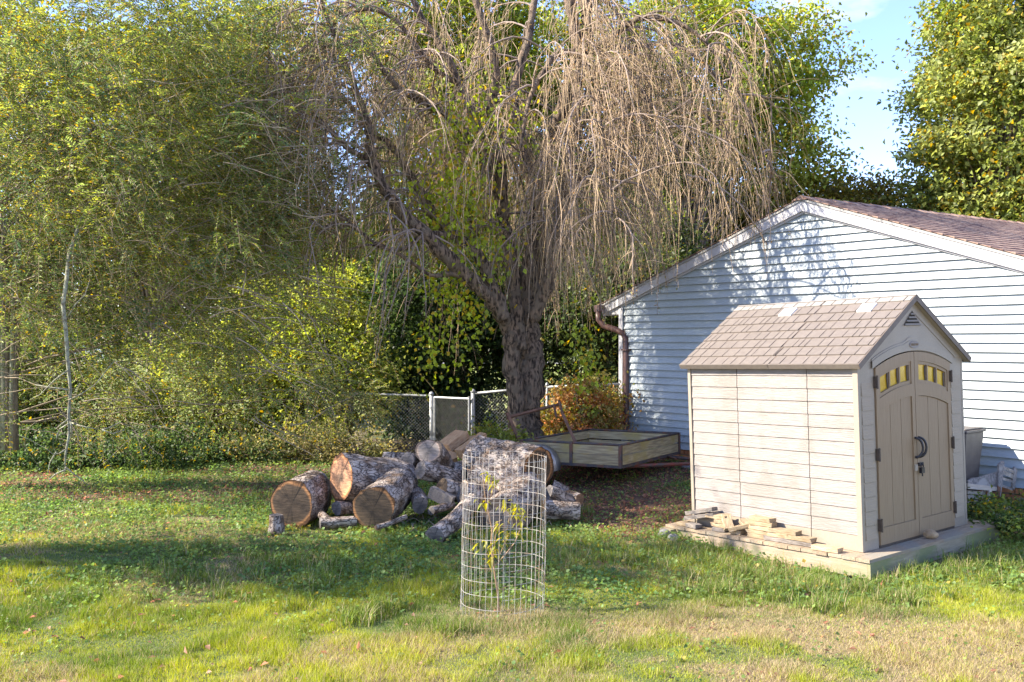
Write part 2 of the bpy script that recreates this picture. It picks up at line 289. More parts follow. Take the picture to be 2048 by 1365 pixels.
# ------------------------------------------------------------------ ground
def ground_mat():
    m, nt, b = newmat('lawn_soil'); N = nt.nodes; L = nt.links
    at = N.new('ShaderNodeAttribute'); at.attribute_name = 'col'
    tc = N.new('ShaderNodeTexCoord'); n1 = N.new('ShaderNodeTexNoise'); n1.inputs['Scale'].default_value = 45; n1.inputs['Detail'].default_value = 6; L.new(tc.outputs['Object'], n1.inputs['Vector'])
    ma = N.new('ShaderNodeMath'); ma.operation = 'MULTIPLY_ADD'; ma.inputs[1].default_value = 1.2; ma.inputs[2].default_value = .4; L.new(n1.outputs[0], ma.inputs[0])
    hs = N.new('ShaderNodeHueSaturation'); L.new(at.outputs['Color'], hs.inputs['Color']); L.new(ma.outputs[0], hs.inputs['Value']); L.new(hs.outputs[0], b.inputs['Base Color'])
    b.inputs['Roughness'].default_value = .95
    bp = N.new('ShaderNodeBump'); bp.inputs['Strength'].default_value = .8; bp.inputs['Distance'].default_value = .03; L.new(n1.outputs[0], bp.inputs['Height']); L.new(bp.outputs[0], b.inputs['Normal'])
    return m
def dryness(x, y):
    """0 green, 1 straw"""
    n = fbm(x, y, 1.3, 20)
    d = sstep(.50, .62, n) * .55
    d = np.maximum(d, .85 * sstep(7.7, 6.9, y) * sstep(-.9, 1.2, x) * sstep(.38, .52, fbm(x, y, .8, 23)))
    d = np.maximum(d, np.exp(-(((x + .0) / .55) ** 2 + ((y - 7.25) / .28) ** 2)) * .8)
    d = np.maximum(d, np.exp(-(((x - 1.75) / .8) ** 2 + ((y - 7.35) / .22) ** 2)) * .75)
    d = np.maximum(d, .9 * np.exp(-(((x - 2.6) / 1.1) ** 2 + ((y - 6.75) / .25) ** 2)))
    d = np.maximum(d, .7 * np.exp(-(((x + 3.6) / 1.6) ** 2 + ((y - 10.2) / .5) ** 2)))
    d = np.maximum(d, .6 * np.exp(-(((x + .35) / .35) ** 2 + ((y - 6.7) / .25) ** 2)))
    return np.clip(d, 0, 1)
def mulch(x, y):
    d = (x - PK[0]) * NRM[0] + (y - PK[1]) * NRM[1]
    a = sstep(.6, 1.0, x) * sstep(3.0, 2.4, x) * sstep(9.8, 10.4, y)
    a = np.maximum(a, sstep(12.4, 13.2, y) * sstep(-1.5, -.2, x) * (1 - sstep(17, 19, y)))
    a = np.maximum(a, .75 * sstep(15.5, 17.5, y) * sstep(-12, -9, x) * (1 - sstep(20, 24, y)))
    a = np.maximum(a, .6 * sstep(-1.5, -3.0, x) * sstep(10.6, 12, y) * sstep(.42, .6, fbm(x, y * 2.2, 1.2, 33)))
    return a * sstep(.3, .55, fbm(x, y, .9, 30) + .12)
def make_ground():
    ys = np.concatenate([np.arange(-6, 4, 1.0), np.arange(4, 22, .09), np.arange(22, 60, 1.0), np.geomspace(60, 500, 24)])
    xs = np.concatenate([-np.geomspace(500, 12, 26), np.arange(-11.9, 9, .12), np.geomspace(9.2, 500, 26)])
    X, Y = np.meshgrid(xs, ys); Z = gz(X, Y)
    nx, ny = len(xs), len(ys); i = np.arange(nx * ny).reshape(ny, nx)
    q = np.stack([i[:-1, :-1], i[:-1, 1:], i[1:, 1:], i[1:, :-1]], -1).reshape(-1, 4)
    tr = np.concatenate([q[:, [0, 1, 2]], q[:, [0, 2, 3]]])
    d = dryness(X, Y)[..., None]; mu = mulch(X, Y)[..., None]; far = sstep(22, 28, Y)[..., None]
    c = (1 - d) * np.array([.075, .105, .028]) + d * np.array([.26, .19, .105])
    c = (1 - mu) * c + mu * np.array([.11, .062, .038])
    c = (1 - far) * c + far * np.array([.24, .27, .065])
    me = np_mesh('lawn', np.stack([X, Y, Z], -1).reshape(-1, 3), tr, c.reshape(-1, 3), True)
    o = link('ground', me, ground_mat()); tag(o, kind='structure')
make_ground()

# ------------------------------------------------------------------ garage
def make_garage():
    gm = frame((PK[0], PK[1], CAMZ - CAMZ * GS), (U[0], U[1], 0), (-NRM[0], -NRM[1], 0)) @ Matrix.Scale(GS, 4)     # local x along wall (to the right), y into the building
    G = empty('garage', mat=gm, label='garage with pale blue lap siding, white rake boards and a brown shingle roof', cat='garage')
    HW = 3.21; zb = .56; zpk = 3.90; sl = .344; DEP = 8.2; rise = .027
    def rake(x, off=0): return zpk - sl * abs(x) - off
    # siding courses: wedge profile, clipped to the gable
    ex = .1016; z = zb; k = 0
    while z < zpk - .17:
        zt = z + ex; m = MB()
        def hw(zz): return min(HW, (zpk - .15 - zz) / sl)
        w0, w1 = hw(z), max(hw(zt), .02)
        if w0 < .03: break
        jt = [random.uniform(-.75, .75) * w1] if w1 > .8 else []
        cuts = [None] + jt + [None]
        for q in range(len(cuts) - 1):
            ga, gb = cuts[q], cuts[q + 1]; pr = .0015 * q; dz = random.uniform(-.0015, .0015)
            x0 = -w0 if ga is None else ga; x2 = -w1 if ga is None else ga; x1 = w0 if gb is None else gb - .002; x3 = w1 if gb is None else gb - .002
            m = MB(); m.add([(x0, -.034 - pr, z + dz), (x1, -.034 - pr, z + dz), (x3, -.003 - pr, zt - .0006), (x2, -.003 - pr, zt - .0006), (x0, -.001, z + .012), (x1, -.001, z + .012), (x3, -.001, zt - .0006), (x2, -.001, zt - .0006)],
                  [(0, 1, 2, 3), (0, 4, 5, 1), (0, 3, 7, 4), (1, 5, 6, 2), (3, 2, 6, 7)]); m.build('siding_board', M['siding'], G)
        z = zt; k += 1
    m = MB(); m.prism([(-HW, zb + .01), (HW, zb + .01), (HW, rake(HW, .05)), (0, zpk - .04), (-HW, rake(HW, .05))], .002, .1); m.build('sheathing', M['dark'], G)
    m = MB(); m.box((-HW + .0, .1, .2), (-HW + .1, DEP, rake(HW, .08))); m.box((HW - .1, .1, .2), (HW, DEP, rake(HW, .08))); m.box((-HW + .1, DEP - .1, .2), (HW - .1, DEP, rake(HW, .08))); m.build('wall', M['siding'], G)
    # corner boards
    for s in (-1, 1):
        a, b = sorted((s * HW + s * .022, s * (HW - .055))); m = MB(); m.box((a, -.050, zb - .01), (b, -.0375, rake(HW, .17))); m.build('corner_board', M['trim'], G); m = MB(); m.box((s * (HW) + (.0005 if s > 0 else -.022), -.0370, zb - .01), (s * HW + (.022 if s > 0 else -.0005), .06, rake(HW, .17))); m.build('corner_board', M['trim'], G)
    # rake boards: fascia in two lengths a side, grey drip edge above, bead below
    def rk(x0, x1, o0, o1, y0, y1, name, mt):
        m = MB(); m.prism([(x0, rake(x0, o1)), (x1, rake(x1, o1)), (x1, rake(x1, o0)), (x0, rake(x0, o0))], y0, y1); return m.build(name, mt, G)
    XE = 3.56
    for a, b in ((-XE, -.004), (.004, 1.0), (1.006, XE)): rk(a, b, .042, .165, -.085, -.06, 'rake_board', M['trim'])
    for a, b in ((-XE, -.002), (.002, XE)):
        rk(a, b, .012, .0415, -.10, -.05, 'drip_edge', M['trim_grey'])
        rk(a, b, .1655, .19, -.05, -.022, 'rake_bead', M['trim'])
        rk(a, b, .1505, .165, -.0595, 0, 'soffit', M['trim'])
    # boxed eave return, left corner
    for s in (-1, 1):
        m = MB(); m.prism([(s * XE, rake(XE, .17)), (s * (HW + .03), rake(HW, .17)), (s * (HW + .03), rake(XE, .17))], -.045, .0); m.build('eave_return', M['trim'], G)
        a, b = sorted((s * (HW + .03), s * (XE - .01))); m = MB(); m.box((a, .0, rake(XE, .185)), (b, DEP, rake(XE, .171))); m.build('soffit', M['trim'], G)
        a, b = sorted((s * (XE), s * (XE + .02))); m = MB(); m.box((a, -.05, rake(XE, .15)), (b, DEP, rake(XE, .02))); m.build('fascia', M['trim'], G)
    # roof: overlapping shingle courses, right slope near, left slope
    def zr(x, y, off=0): return zpk - sl * abs(x) + rise * max(y, 0) + off
    for s in (-1, 1):
        nc = 28; w = (XE + .05) / nc
        for k in range(nc):
            xa = s * k * w; xb = s * ((k + 1) * w + .004)
            m = MB(); y0 = -.11 + .006 * math.sin(k * 2.3); ny = 14
            vs = []; fs = []
            for j in range(ny + 1):
                y = y0 + (DEP + .3) * j / ny; w_ = .004 * math.sin(j * 1.7 + k)
                vs += [(xa, y, zr(xa, y, .0)), (xb, y, zr(xb, y, .011 + w_ * .5)), (xb, y, zr(xb, y, -.006))]
            for j in range(ny):
                a = j * 3; b = a + 3; fs += [(a, a + 1, b + 1, b), (a + 1, a + 2, b + 2, b + 1), (a + 2, a, b, b + 2)]
            fs += [(0, 2, 1), (ny * 3, ny * 3 + 1, ny * 3 + 2)]
            m.add(vs, fs); m.build('shingle_course', M['garage_roof'], G)
    for j in range(26):
        y = -.12 + j * (DEP + .3) / 26; y2 = y + (DEP + .3) / 26 * .97
        m = MB(); m.add([(-.13, y, zr(.13, y, .014)), (0, y, zr(0, y, .03)), (.13, y, zr(.13, y, .014)), (-.13, y2, zr(.13, y2, .008)), (0, y2, zr(0, y2, .02)), (.13, y2, zr(.13, y2, .008))],
                            [(0, 1, 4, 3), (1, 2, 5, 4), (0, 2, 1)]); m.build('ridge_shingle', M['garage_roof'], G)
    # roof vent with a domed cap on the far slope
    vx, vy = -1.25, 1.6; vz = zr(vx, vy)
    m = MB(); m.tube([(vx, vy, vz - .05), (vx, vy, vz + .12)], .07, 12); v = m.build('roof_vent', M['galv'], G, True)
    m = MB(); pr = [(.15, .10), (.155, .125), (.12, .165), (.05, .19), (.012, .195)]; m.tube([(vx, vy, vz + h) for r, h in pr], [r for r, h in pr], 16); m.build('vent_cap', M['trim'], v, True)
    # foundation bricks in courses over a mortar core
    m = MB(); m.box((-HW + .012, .012, -.1), (HW - .012, .1, zb - .004)); m.build('foundation', M['mortar'], G)
    bm_ = MB(); bm_.box((.005, -.012, .005), (.195, .05, .062)); base = bm_.build('brick', M['brick'], G, bevel=0)
    rows = 6; n = 0
    for r in range(rows):
        zz = zb - .075 * (r + 1) + .004; x = -HW + .005 - (.1 if r % 2 else 0)
        while x < HW:
            if x > -HW:
                if n == 0: o = base
                else: o = base.copy(); COL.objects.link(o); o.parent = G
                o.location = (x, random.uniform(-.003, .003), zz); n += 1
            x += .205
    # side wall bricks seen past the corner
    for r in range(10):
        for k in range(3):
            o = base.copy(); COL.objects.link(o); o.parent = G; o.location = (-HW - .012, .32 + k * .205 + (.1 if r % 2 else 0), zb + .68 - .075 * (r + 1)); o.rotation_euler = (0, 0, R(-90))
    # downspout with two bends at the left corner
    def w(px, py, Y):
        return gm.inverted() @ P(px, py, Y * GS)
    pts = [w(1196, 622, 14.62), w(1197, 640, 14.6), w(1207, 652, 14.56), w(1232, 660, 14.45), w(1246, 667, 14.40), w(1252, 680, 14.36), w(1252, 720, 14.34), w(1252, 862, 14.3), w(1252, 905, 14.3)]
    m = MB(); m.tube(pts, .045, 10); m.build('downspout', M['brown_metal'], G, True)
    a = w(1196, 616, 14.62); m = MB(); m.box((a.x - .06, a.y - .03, a.z - .06), (a.x + .05, DEP, a.z + .04)); m.build('gutter', M['brown_metal'], G)
    m = MB()
    for py in (700, 790): 
        c = w(1252, py, 14.32); m.box((c.x - .06, c.y - .052, c.z - .012), (c.x + .06, c.y + .06, c.z + .012))
    m.build('downspout_strap', M['brown_metal'], G)
make_garage()

# ------------------------------------------------------------------ storage shed
SH = frame((3.228, 8.73, .154), (.792, .610, .020), (-.610, .792, -.0232))
SW, SD, SHT = 1.92, 2.07, 1.746
def make_shed():
    G = empty('storage_shed', mat=SH, label='cream resin storage shed with tan double doors and taupe shingle roof', cat='shed')
    # hidden solid core, no wall; its dark colour shows between the boards
    m = MB(); m.box((.03, .05, .01), (SW - .03, SD - .03, SHT - .01)); m.build('dark_core', M['dark'], G)
    # side walls: three panels of thirteen lap boards each
    secs = [(0.06, .555), (.563, 1.405), (1.413, SD - .045)]
    nb = 13; z0 = .15; bh = (SHT - z0) / nb
    for side in (0, 1):
        xo = 0 if side == 0 else SW
        s = 1 if side == 0 else -1
        for (a, b) in secs:
            for k in range(nb):
                za = z0 + k * bh; zb = za + bh - .005
                m = MB(); xs0, xs1 = xo + s * .012, xo + s * .020; xb = xo + s * .035
                m.add([(xs0, a, za), (xs0, b, za), (xs1, b, zb), (xs1, a, zb), (xb, a, za), (xb, b, za), (xb, b, zb), (xb, a, zb)],
                      [(0, 1, 2, 3), (4, 7, 6, 5), (0, 4, 5, 1), (3, 2, 6, 7), (0, 3, 7, 4), (1, 5, 6, 2)]); m.build('wall_board', M['cream'], G)
            m = MB(); x_, y_ = sorted((xo + s * .012, xo + s * .035)); m.box((x_, a, .0), (y_, b, z0 - .004)); m.build('base_panel', M['cream_plain'], G)
        x_, y_ = sorted((xo, xo + s * .035))
        for (q0, q1) in ((0, .055), (SD - .04, SD)): m = MB(); m.box((x_, q0, 0), (y_, q1, SHT)); m.build('corner_post', M['cream_plain'], G, bevel=.004)
    m = MB(); m.box((.035, SD - .03, 0), (SW - .035, SD - .002, SHT)); m.build('rear_wall', M['cream'], G)
    # front corner panels with moulded courses
    for (a, b) in ((.036, .27), (SW - .27, SW - .036)):
        m = MB(); m.box((a, .004, 0), (b, .04, SHT)); m.build('front_panel', M['cream_plain'], G)
        n = 11; h = (SHT - .28) / n
        for k in range(n):
            m = MB(); m.add([(a + .02, -.006, .1 + k * h), (b - .035, -.006, .1 + k * h), (b - .035, .001, .1 + k * h + h - .01), (a + .02, .001, .1 + k * h + h - .01), (a + .02, .0035, .1 + k * h), (b - .035, .0035, .1 + k * h), (b - .035, .0035, .1 + k * h + h - .01), (a + .02, .0035, .1 + k * h + h - .01)],
                                [(0, 1, 2, 3), (0, 4, 5, 1), (0, 3, 7, 4), (1, 5, 6, 2), (3, 2, 6, 7)]); m.build('front_board', M['cream_front'], G)
    cx = SW / 2; ap = .605
    dl, dr = .275, SW - .275
    def arch(x, z0_, r): return z0_ - r * ((x - cx) / (cx - dl)) ** 2      # door head curve
    zh = SHT + .085; rr = .135
    # gable with arched opening
    m = MB(); n = 16; top = [(0.0, SHT), (cx, SHT + ap), (SW, SHT)]
    xs = [dl + (dr - dl) * i / n for i in range(n + 1)]
    for i in range(n):
        xa, xb = xs[i], xs[i + 1]
        def tz(x): return SHT + ap * (1 - abs(x - cx) / cx)
        m.add([(xa, .0, arch(xa, zh, rr)), (xb, .0, arch(xb, zh, rr)), (xb, .0, tz(xb)), (xa, .0, tz(xa)), (xa, .05, arch(xa, zh, rr)), (xb, .05, arch(xb, zh, rr))], [(0, 1, 2, 3), (0, 4, 5, 1)])
    m.add([(0, 0, SHT + .002), (dl, 0, SHT + .002), (dl, 0, SHT + ap * dl / cx)], [(0, 1, 2)]); m.add([(SW, 0, SHT + .002), (dr, 0, SHT + .002), (dr, 0, SHT + ap * dl / cx)], [(0, 2, 1)])
    m.build('gable', M['cream_plain'], G)
    m = MB(); m.add([(0, SD - .01, SHT), (SW, SD - .01, SHT), (cx, SD - .01, SHT + ap)], [(0, 1, 2)]); m.build('gable', M['cream_plain'], G)
    # raised arch moulding with a bump in the middle
    def band(o0, o1, y0, y1, name, bump=0):
        m = MB(); n = 32; v = []; f = []
        for i in range(n + 1):
            x = dl - .05 + (dr - dl + .1) * i / n
            bz = bump * math.exp(-((x - cx) / .13) ** 4)
            a_ = arch(x, zh, rr) + o0; b_ = arch(x, zh, rr) + o1 + bz
            v += [(x, y0, a_), (x, y0, b_), (x, y1, a_), (x, y1, b_)]
        for i in range(n):
            a = i * 4; b = a + 4; f += [(a, b, b + 1, a + 1), (a + 1, b + 1, b + 3, a + 3), (a, a + 2, b + 2, b)]
        m.add(v, f); return m.build(name, M['cream_plain'], G)
    band(.006, .075, -.014, 0, 'door_arch', .03); band(.075, .095, -.007, 0, 'door_arch', .045)
    # triangular trim strips under the roof and triangular recess
    for s in (-1, 1):
        m = MB(); a = Vector((cx + s * .02, 0, SHT + ap - .06)); 
        m.prism([(cx, SHT + ap - .02), (cx + s * (cx - .02), SHT + .0), (cx + s * (cx - .16), SHT + .0), (cx, SHT + ap - .125)], -.006, -.0005); m.build('gable_trim', M['cream_plain'], G)
    # vent louvres
    m = MB(); m.prism([(cx - .155, SHT + .335), (cx + .155, SHT + .335), (cx, SHT + .475)], -.0075, -.0062); vt = m.build('gable_vent', M['dark'], G)
    for k, (zz, hw) in enumerate(((.338, .15), (.372, .115), (.406, .078), (.44, .04))):
        m = MB(); m.add([(cx - hw, -.022, SHT + zz), (cx + hw, -.022, SHT + zz), (cx + hw * .85, -.008, SHT + zz + .018), (cx - hw * .85, -.008, SHT + zz + .018), (cx - hw, -.008, SHT + zz), (cx + hw, -.008, SHT + zz)], [(0, 1, 2, 3), (0, 4, 5, 1), (0, 3, 4), (1, 5, 2)]); m.build('louvre', M['cream_plain'], vt)
    # oval badge with lettering
    m = MB(); n = 28; zc = zh + .062; m.prism([(cx + .085 * math.cos(t * 2 * math.pi / n), zc + .036 * math.sin(t * 2 * math.pi / n)) for t in range(n)], -.021, -.0145); bd = m.build('badge', M['cream'], G)
    cu = bpy.data.curves.new('lettering', 'FONT'); cu.body = 'SUNCAST'; cu.size = .032; cu.extrude = .002; cu.align_x = 'CENTER'; cu.align_y = 'CENTER'; cu.materials.append(M['tan'])
    t_ = bpy.data.objects.new('lettering', cu); me = bpy.data.meshes.new_from_object(t_); bpy.data.objects.remove(t_); me.name = 'lettering'; tx = link('lettering', me, M['tan'], bd); tx.location = (cx, -.0232, zc); tx.rotation_euler = (R(90), 0, 0)
    # doors
    for di, (a, b, hs) in enumerate(((dl + .004, cx - .004, 1), (cx + .004, dr - .004, -1))):
        e = empty('door'); e.parent = G; e.matrix_local = Matrix.Identity(4)
        yf, yb = -.012, .02; st = .055; zb0 = .025
        ho = a if di == 0 else b
        def top(x, o=.008): return arch(x, zh, rr) - o
        m = MB()
        # stiles, bottom rail
        for (p, q) in ((a, a + st), (b - st, b)):
            m.add([(p, yf, zb0), (q, yf, zb0), (q, yf, top(q)), (p, yf, top(p)), (p, yb, zb0), (q, yb, zb0), (q, yb, top(q)), (p, yb, top(p))], [(0, 1, 2, 3), (0, 3, 7, 4), (1, 5, 6, 2), (3, 2, 6, 7), (0, 4, 5, 1)])
        m.box((a + st, yf, zb0), (b - st, yb, zb0 + .16))
        n = 10; xa, xb = a + st, b - st; bands = [(.008, .10), (.32, .44)]
        xs = [xa + (xb - xa) * i / n for i in range(n + 1)]
        for (o1, o2) in bands:
            for i in range(n):
                p, q = xs[i], xs[i + 1]
                m.add([(p, yf, top(p, o2)), (q, yf, top(q, o2)), (q, yf, top(q, o1)), (p, yf, top(p, o1)), (p, yb, top(p, o2)), (q, yb, top(q, o2))], [(0, 1, 2, 3), (0, 4, 5, 1)])
        m.build('door_frame', M['tan'], e)
        # window band with three openings: panes behind mullions
        pw = (xb - xa - .09) / 3
        m = MB(); xcur = xa; mul = []
        cuts = [xa, xa + .03]
        spans = []
        x = xa + .028
        for k in range(3): spans.append((x, x + pw)); x += pw + .017
        edges = [(xa, spans[0][0]), (spans[0][1], spans[1][0]), (spans[1][1], spans[2][0]), (spans[2][1], xb)]
        for (p, q) in edges:
            m.add([(p, yf + .008, top(p, .32)), (q, yf + .008, top(q, .32)), (q, yf + .008, top(q, .10)), (p, yf + .008, top(p, .10)), (p, yb, top(p, .32)), (q, yb, top(q, .32)), (q, yb, top(q, .10)), (p, yb, top(p, .10))], [(0, 1, 2, 3), (0, 3, 7, 4), (1, 5, 6, 2)])
        for (p, q) in spans:
            for (o1, o2) in ((.10, .13), (.285, .32)):
                m.add([(p, yf + .008, top(p, o2)), (q, yf + .008, top(q, o2)), (q, yf + .008, top(q, o1)), (p, yf + .008, top(p, o1)), (p, yb, top(p, o2)), (q, yb, top(q, o2)), (p, yb, top(p, o1)), (q, yb, top(q, o1))], [(0, 1, 2, 3), (0, 4, 5, 1), (3, 2, 7, 6)])
            w_ = MB(); w_.add([(p, yb - .004, top(p, .285)), (q, yb - .004, top(q, .285)), (q, yb - .004, top(q, .13)), (p, yb - .004, top(p, .13))], [(0, 1, 2, 3)]); w_.build('window_pane', M['yellow_pane'], e)
            w_ = MB(); w_.tube([(q - .014, yb - .012, top(q, .283)), (q - .022, yb - .012, top(q, .20)), (q - .016, yb - .012, top(q, .135))], .007, 5); w_.build('window_strut', M['bronze'], e)
        m.build('window_frame', M['tan'], e)
        # three recessed vertical boards
        bw = (xb - xa) / 3
        for k in range(3):
            p = xa + k * bw + .003; q = xa + (k + 1) * bw - .003
            m = MB(); m.add([(p, yf + .012, zb0 + .162), (q, yf + .012, zb0 + .162), (q, yf + .012, top(q, .442)), (p, yf + .012, top(p, .442)), (p, yb, zb0 + .162), (q, yb, zb0 + .162), (q, yb, top(q, .442)), (p, yb, top(p, .442))], [(0, 1, 2, 3), (0, 3, 7, 4), (1, 5, 6, 2)]); m.build('door_board', M['tan'], e)
        m = MB(); m.box((xa, yb - .002, zb0 + .16), (xb, yb, top(xa, .44) - .0)); m.build('door_back', M['bronze'], e)
        for zz in (.16, .82, 1.50):
            m = MB(); m.box((ho - .022, -.026, zz), (ho + .012, .0, zz + .11)); m.tube([(ho - .003, -.03, zz - .008), (ho - .003, -.03, zz + .118)], .009, 8); m.build('hinge', M['bronze'], e)
        hx = cx - .045 if di == 0 else cx + .045
        hx = cx - .035 if di == 0 else cx + .03; arc = [(hx + .0, yf, .79)] + [(hx + .045 * math.sin(t) * 1.0, yf - .05 * math.sin(t) - .008, .885 - .095 * math.cos(t)) for t in np.linspace(.15, math.pi - .15, 9)] + [(hx, yf, .98)]
        m = MB(); m.tube(arc, .012, 8); m.build('handle', M['black_plastic'], e, True)
    m = MB(); m.box((cx - .06, -.024, .66), (cx - .012, -.0125, .72)); hs = m.build('hasp_plate', M['cream_plain'], G)
    m = MB(); m.box((cx + .008, -.03, .70), (cx + .085, -.0125, .735)); m.box((cx + .02, -.045, .63), (cx + .075, -.02, .685)); m.tube([(cx + .03, -.033, .68), (cx + .03, -.033, .71), (cx + .05, -.033, .725), (cx + .068, -.033, .71), (cx + .068, -.033, .68)], .006, 6); m.box((cx + .04, -.04, .60), (cx + .05, -.03, .63)); m.build('padlock', M['black_plastic'], G)
    m = MB(); m.box((dl, -.004, .0), (dr, .03, .02)); m.build('threshold', M['bronze'], G)
    # roof
    ov = .062; fo = .05; bo = .05
    L_ = math.hypot(cx, ap); pitch = math.atan2(ap, cx)
    tlen = L_ + ov / math.cos(pitch)
    for s in (-1, 1):
        base_m = Matrix.Translation((cx, 0, SHT + ap + .012)) @ (Matrix.Rotation(pitch * (1 if s > 0 else -1), 4, 'Y'))
        # slope frame: local t goes down slope
        def pt(t, y, h): 
            return Vector((cx + s * (t * math.cos(pitch) + h * math.sin(pitch)), y, SHT + ap + .012 - t * math.sin(pitch) + h * math.cos(pitch)))
        mid = SD * .46
        for (ya, yb2) in ((-fo, mid - .004), (mid + .004, SD + bo)):
            m = MB(); vs = [pt(t, y, h) for h in (0, .014) for t, y in ((0, ya), (tlen, ya), (tlen, yb2), (0, yb2))]
            m.add(vs, [(3, 2, 1, 0), (4, 5, 6, 7), (0, 1, 5, 4), (1, 2, 6, 5), (2, 3, 7, 6), (3, 0, 4, 7)]); m.build('roof_panel', M['roof_edge'], G)
            m = MB(); vs = [pt(t, y, h) for h in (-.03, .022) for t, y in ((tlen - .012, ya - .002), (tlen + .004, ya - .002), (tlen + .004, yb2), (tlen - .012, yb2))]
            m.add(vs, [(3, 2, 1, 0), (4, 5, 6, 7), (0, 1, 5, 4), (1, 2, 6, 5), (2, 3, 7, 6), (3, 0, 4, 7)]); m.build('roof_lip', M['shed_shingle'], G)
        # barge strip at the front
        m = MB(); vs = [pt(t, y, h) for h in (-.035, .02) for t, y in ((0, -fo - .012), (tlen + .006, -fo - .012), (tlen + .006, -fo - .001), (0, -fo - .001))]
        m.add(vs, [(3, 2, 1, 0), (4, 5, 6, 7), (0, 1, 5, 4), (1, 2, 6, 5), (2, 3, 7, 6), (3, 0, 4, 7)]); m.build('barge_strip', M['roof_edge'], G)
        m = MB(); vs = [pt(t, y, h) for h in (-.035, -.002) for t, y in ((0, -fo), (tlen, -fo), (tlen, -.001), (0, -.001))]
        m.add(vs, [(3, 2, 1, 0), (0, 1, 5, 4), (1, 2, 6, 5), (2, 3, 7, 6), (3, 0, 4, 7)]); m.build('soffit', M['cream_plain'], G)
        rows = 8; rh = (tlen - .11) / (rows - 1) ; rng = random.Random(3 + s)
        allm = MB()
        for r in range(rows):
            if r == 0: t0, t1 = .0, .11
            else: t0, t1 = .11 + (r - 1) * rh, .11 + r * rh
            for (ya, yb2) in ((-fo, mid - .006 - .02 * math.sin(r * 2.1)), (mid + .006 - .02 * math.sin(r * 2.1), SD + bo)):
                y = ya + (rng.uniform(-.06, 0) if r else 0)
                first = True
                while y < yb2 - .02:
                    w_ = rng.choice((.07, .11, .15, .155, .12)) ; y2 = min(y + w_, yb2)
                    if yb2 - y2 < .035: y2 = yb2
                    y1 = max(y, ya)
                    if s < 0 and r == 1 and ((y1 < .42 < y2) or (y1 < 1.30 < y2)):
                        pass
                    hh = .015 + rng.uniform(0, .002)
                    vs = [pt(t0 + .001, y1 + .005, hh), pt(t1 - .004, y1 + .005, hh + .009), pt(t1 - .004, y2 - .005, hh + .009), pt(t0 + .001, y2 - .005, hh), pt(t1 - .004, y1 + .005, .0145), pt(t1 - .004, y2 - .005, .0145), pt(t0 + .001, y1 + .005, .0145), pt(t0 + .001, y2 - .005, .0145)]
                    fs = [(0, 1, 2, 3), (1, 4, 5, 2), (0, 6, 4, 1), (3, 2, 5, 7)]
                    if r == 0:
                        mm = MB(); mm.add(vs, fs); mm.build('ridge_shingle', M['ridge'], G)
                    elif s < 0: mm = MB(); mm.add(vs, fs); mm.build('shingle', M['shed_shingle'], G)
                    else: allm.add(vs, fs)
                    y = y2
        if s > 0: o = allm.build('roof_shingles', M['shed_shingle'], G); o['kind'] = 'stuff'
        for yc in (.36, 1.30):
            m = MB(); vs = [pt(t, y, h) for h in (.016, .034) for t, y in ((.135, yc - .075), (.125 + rh * .98, yc - .075), (.125 + rh * .98, yc + .085), (.135, yc + .085))]
            m.add(vs, [(3, 2, 1, 0), (4, 5, 6, 7), (0, 1, 5, 4), (1, 2, 6, 5), (2, 3, 7, 6), (3, 0, 4, 7)]); m.build('skylight', M['skylight'], G, bevel=.004)
    z = SHT + ap + .03; m = MB(); m.add([(cx - .02, -fo - .012, z - .004), (cx, -fo - .012, z + .006), (cx + .02, -fo - .012, z - .004), (cx - .02, SD + bo, z - .004), (cx, SD + bo, z + .006), (cx + .02, SD + bo, z - .004)], [(0, 1, 4, 3), (1, 2, 5, 4), (0, 2, 1), (3, 4, 5)]); m.build('ridge_cap', M['ridge'], G)
make_shed()
def make_platform():
    G = empty('shed_platform', mat=SH @ Matrix.Translation((0, 0, -.003)), label='low weathered timber platform under the cream shed', cat='platform')
    x0, x1, y0, y1 = -.21, 2.21, -.20, 2.27; n = 17; w = (y1 - y0) / n
    for k in range(n):
        m = MB(); m.box((x0 + random.uniform(-.012, .006), y0 + k * w + .003, -.03), (x1 + random.uniform(-.008, .008), y0 + (k + 1) * w - .003, 0)); m.build('deck_board', M['deck'], G)
    m = MB(); m.box((x0 + .012, y0 + .04, -.175), (x0 + .05, y1 - .02, -.032)); m.build('skirt_board', M['skirt'], G)
    m = MB(); m.box((x0 + .012, y0 + .008, -.18), (x1 - .02, y0 + .039, -.032)); m.build('skirt_board', M['skirt_x'], G)
    m = MB(); m.box((x1 - .05, y0 + .04, -.175), (x1 - .012, y1 - .02, -.032)); m.build('skirt_board', M['skirt'], G)
    m = MB(); m.box((x0 - .07, y1 - .14, -.17), (x0 + .01, y1 + .02, -.035)); m.build('end_post', M['skirt'], G)
make_platform()

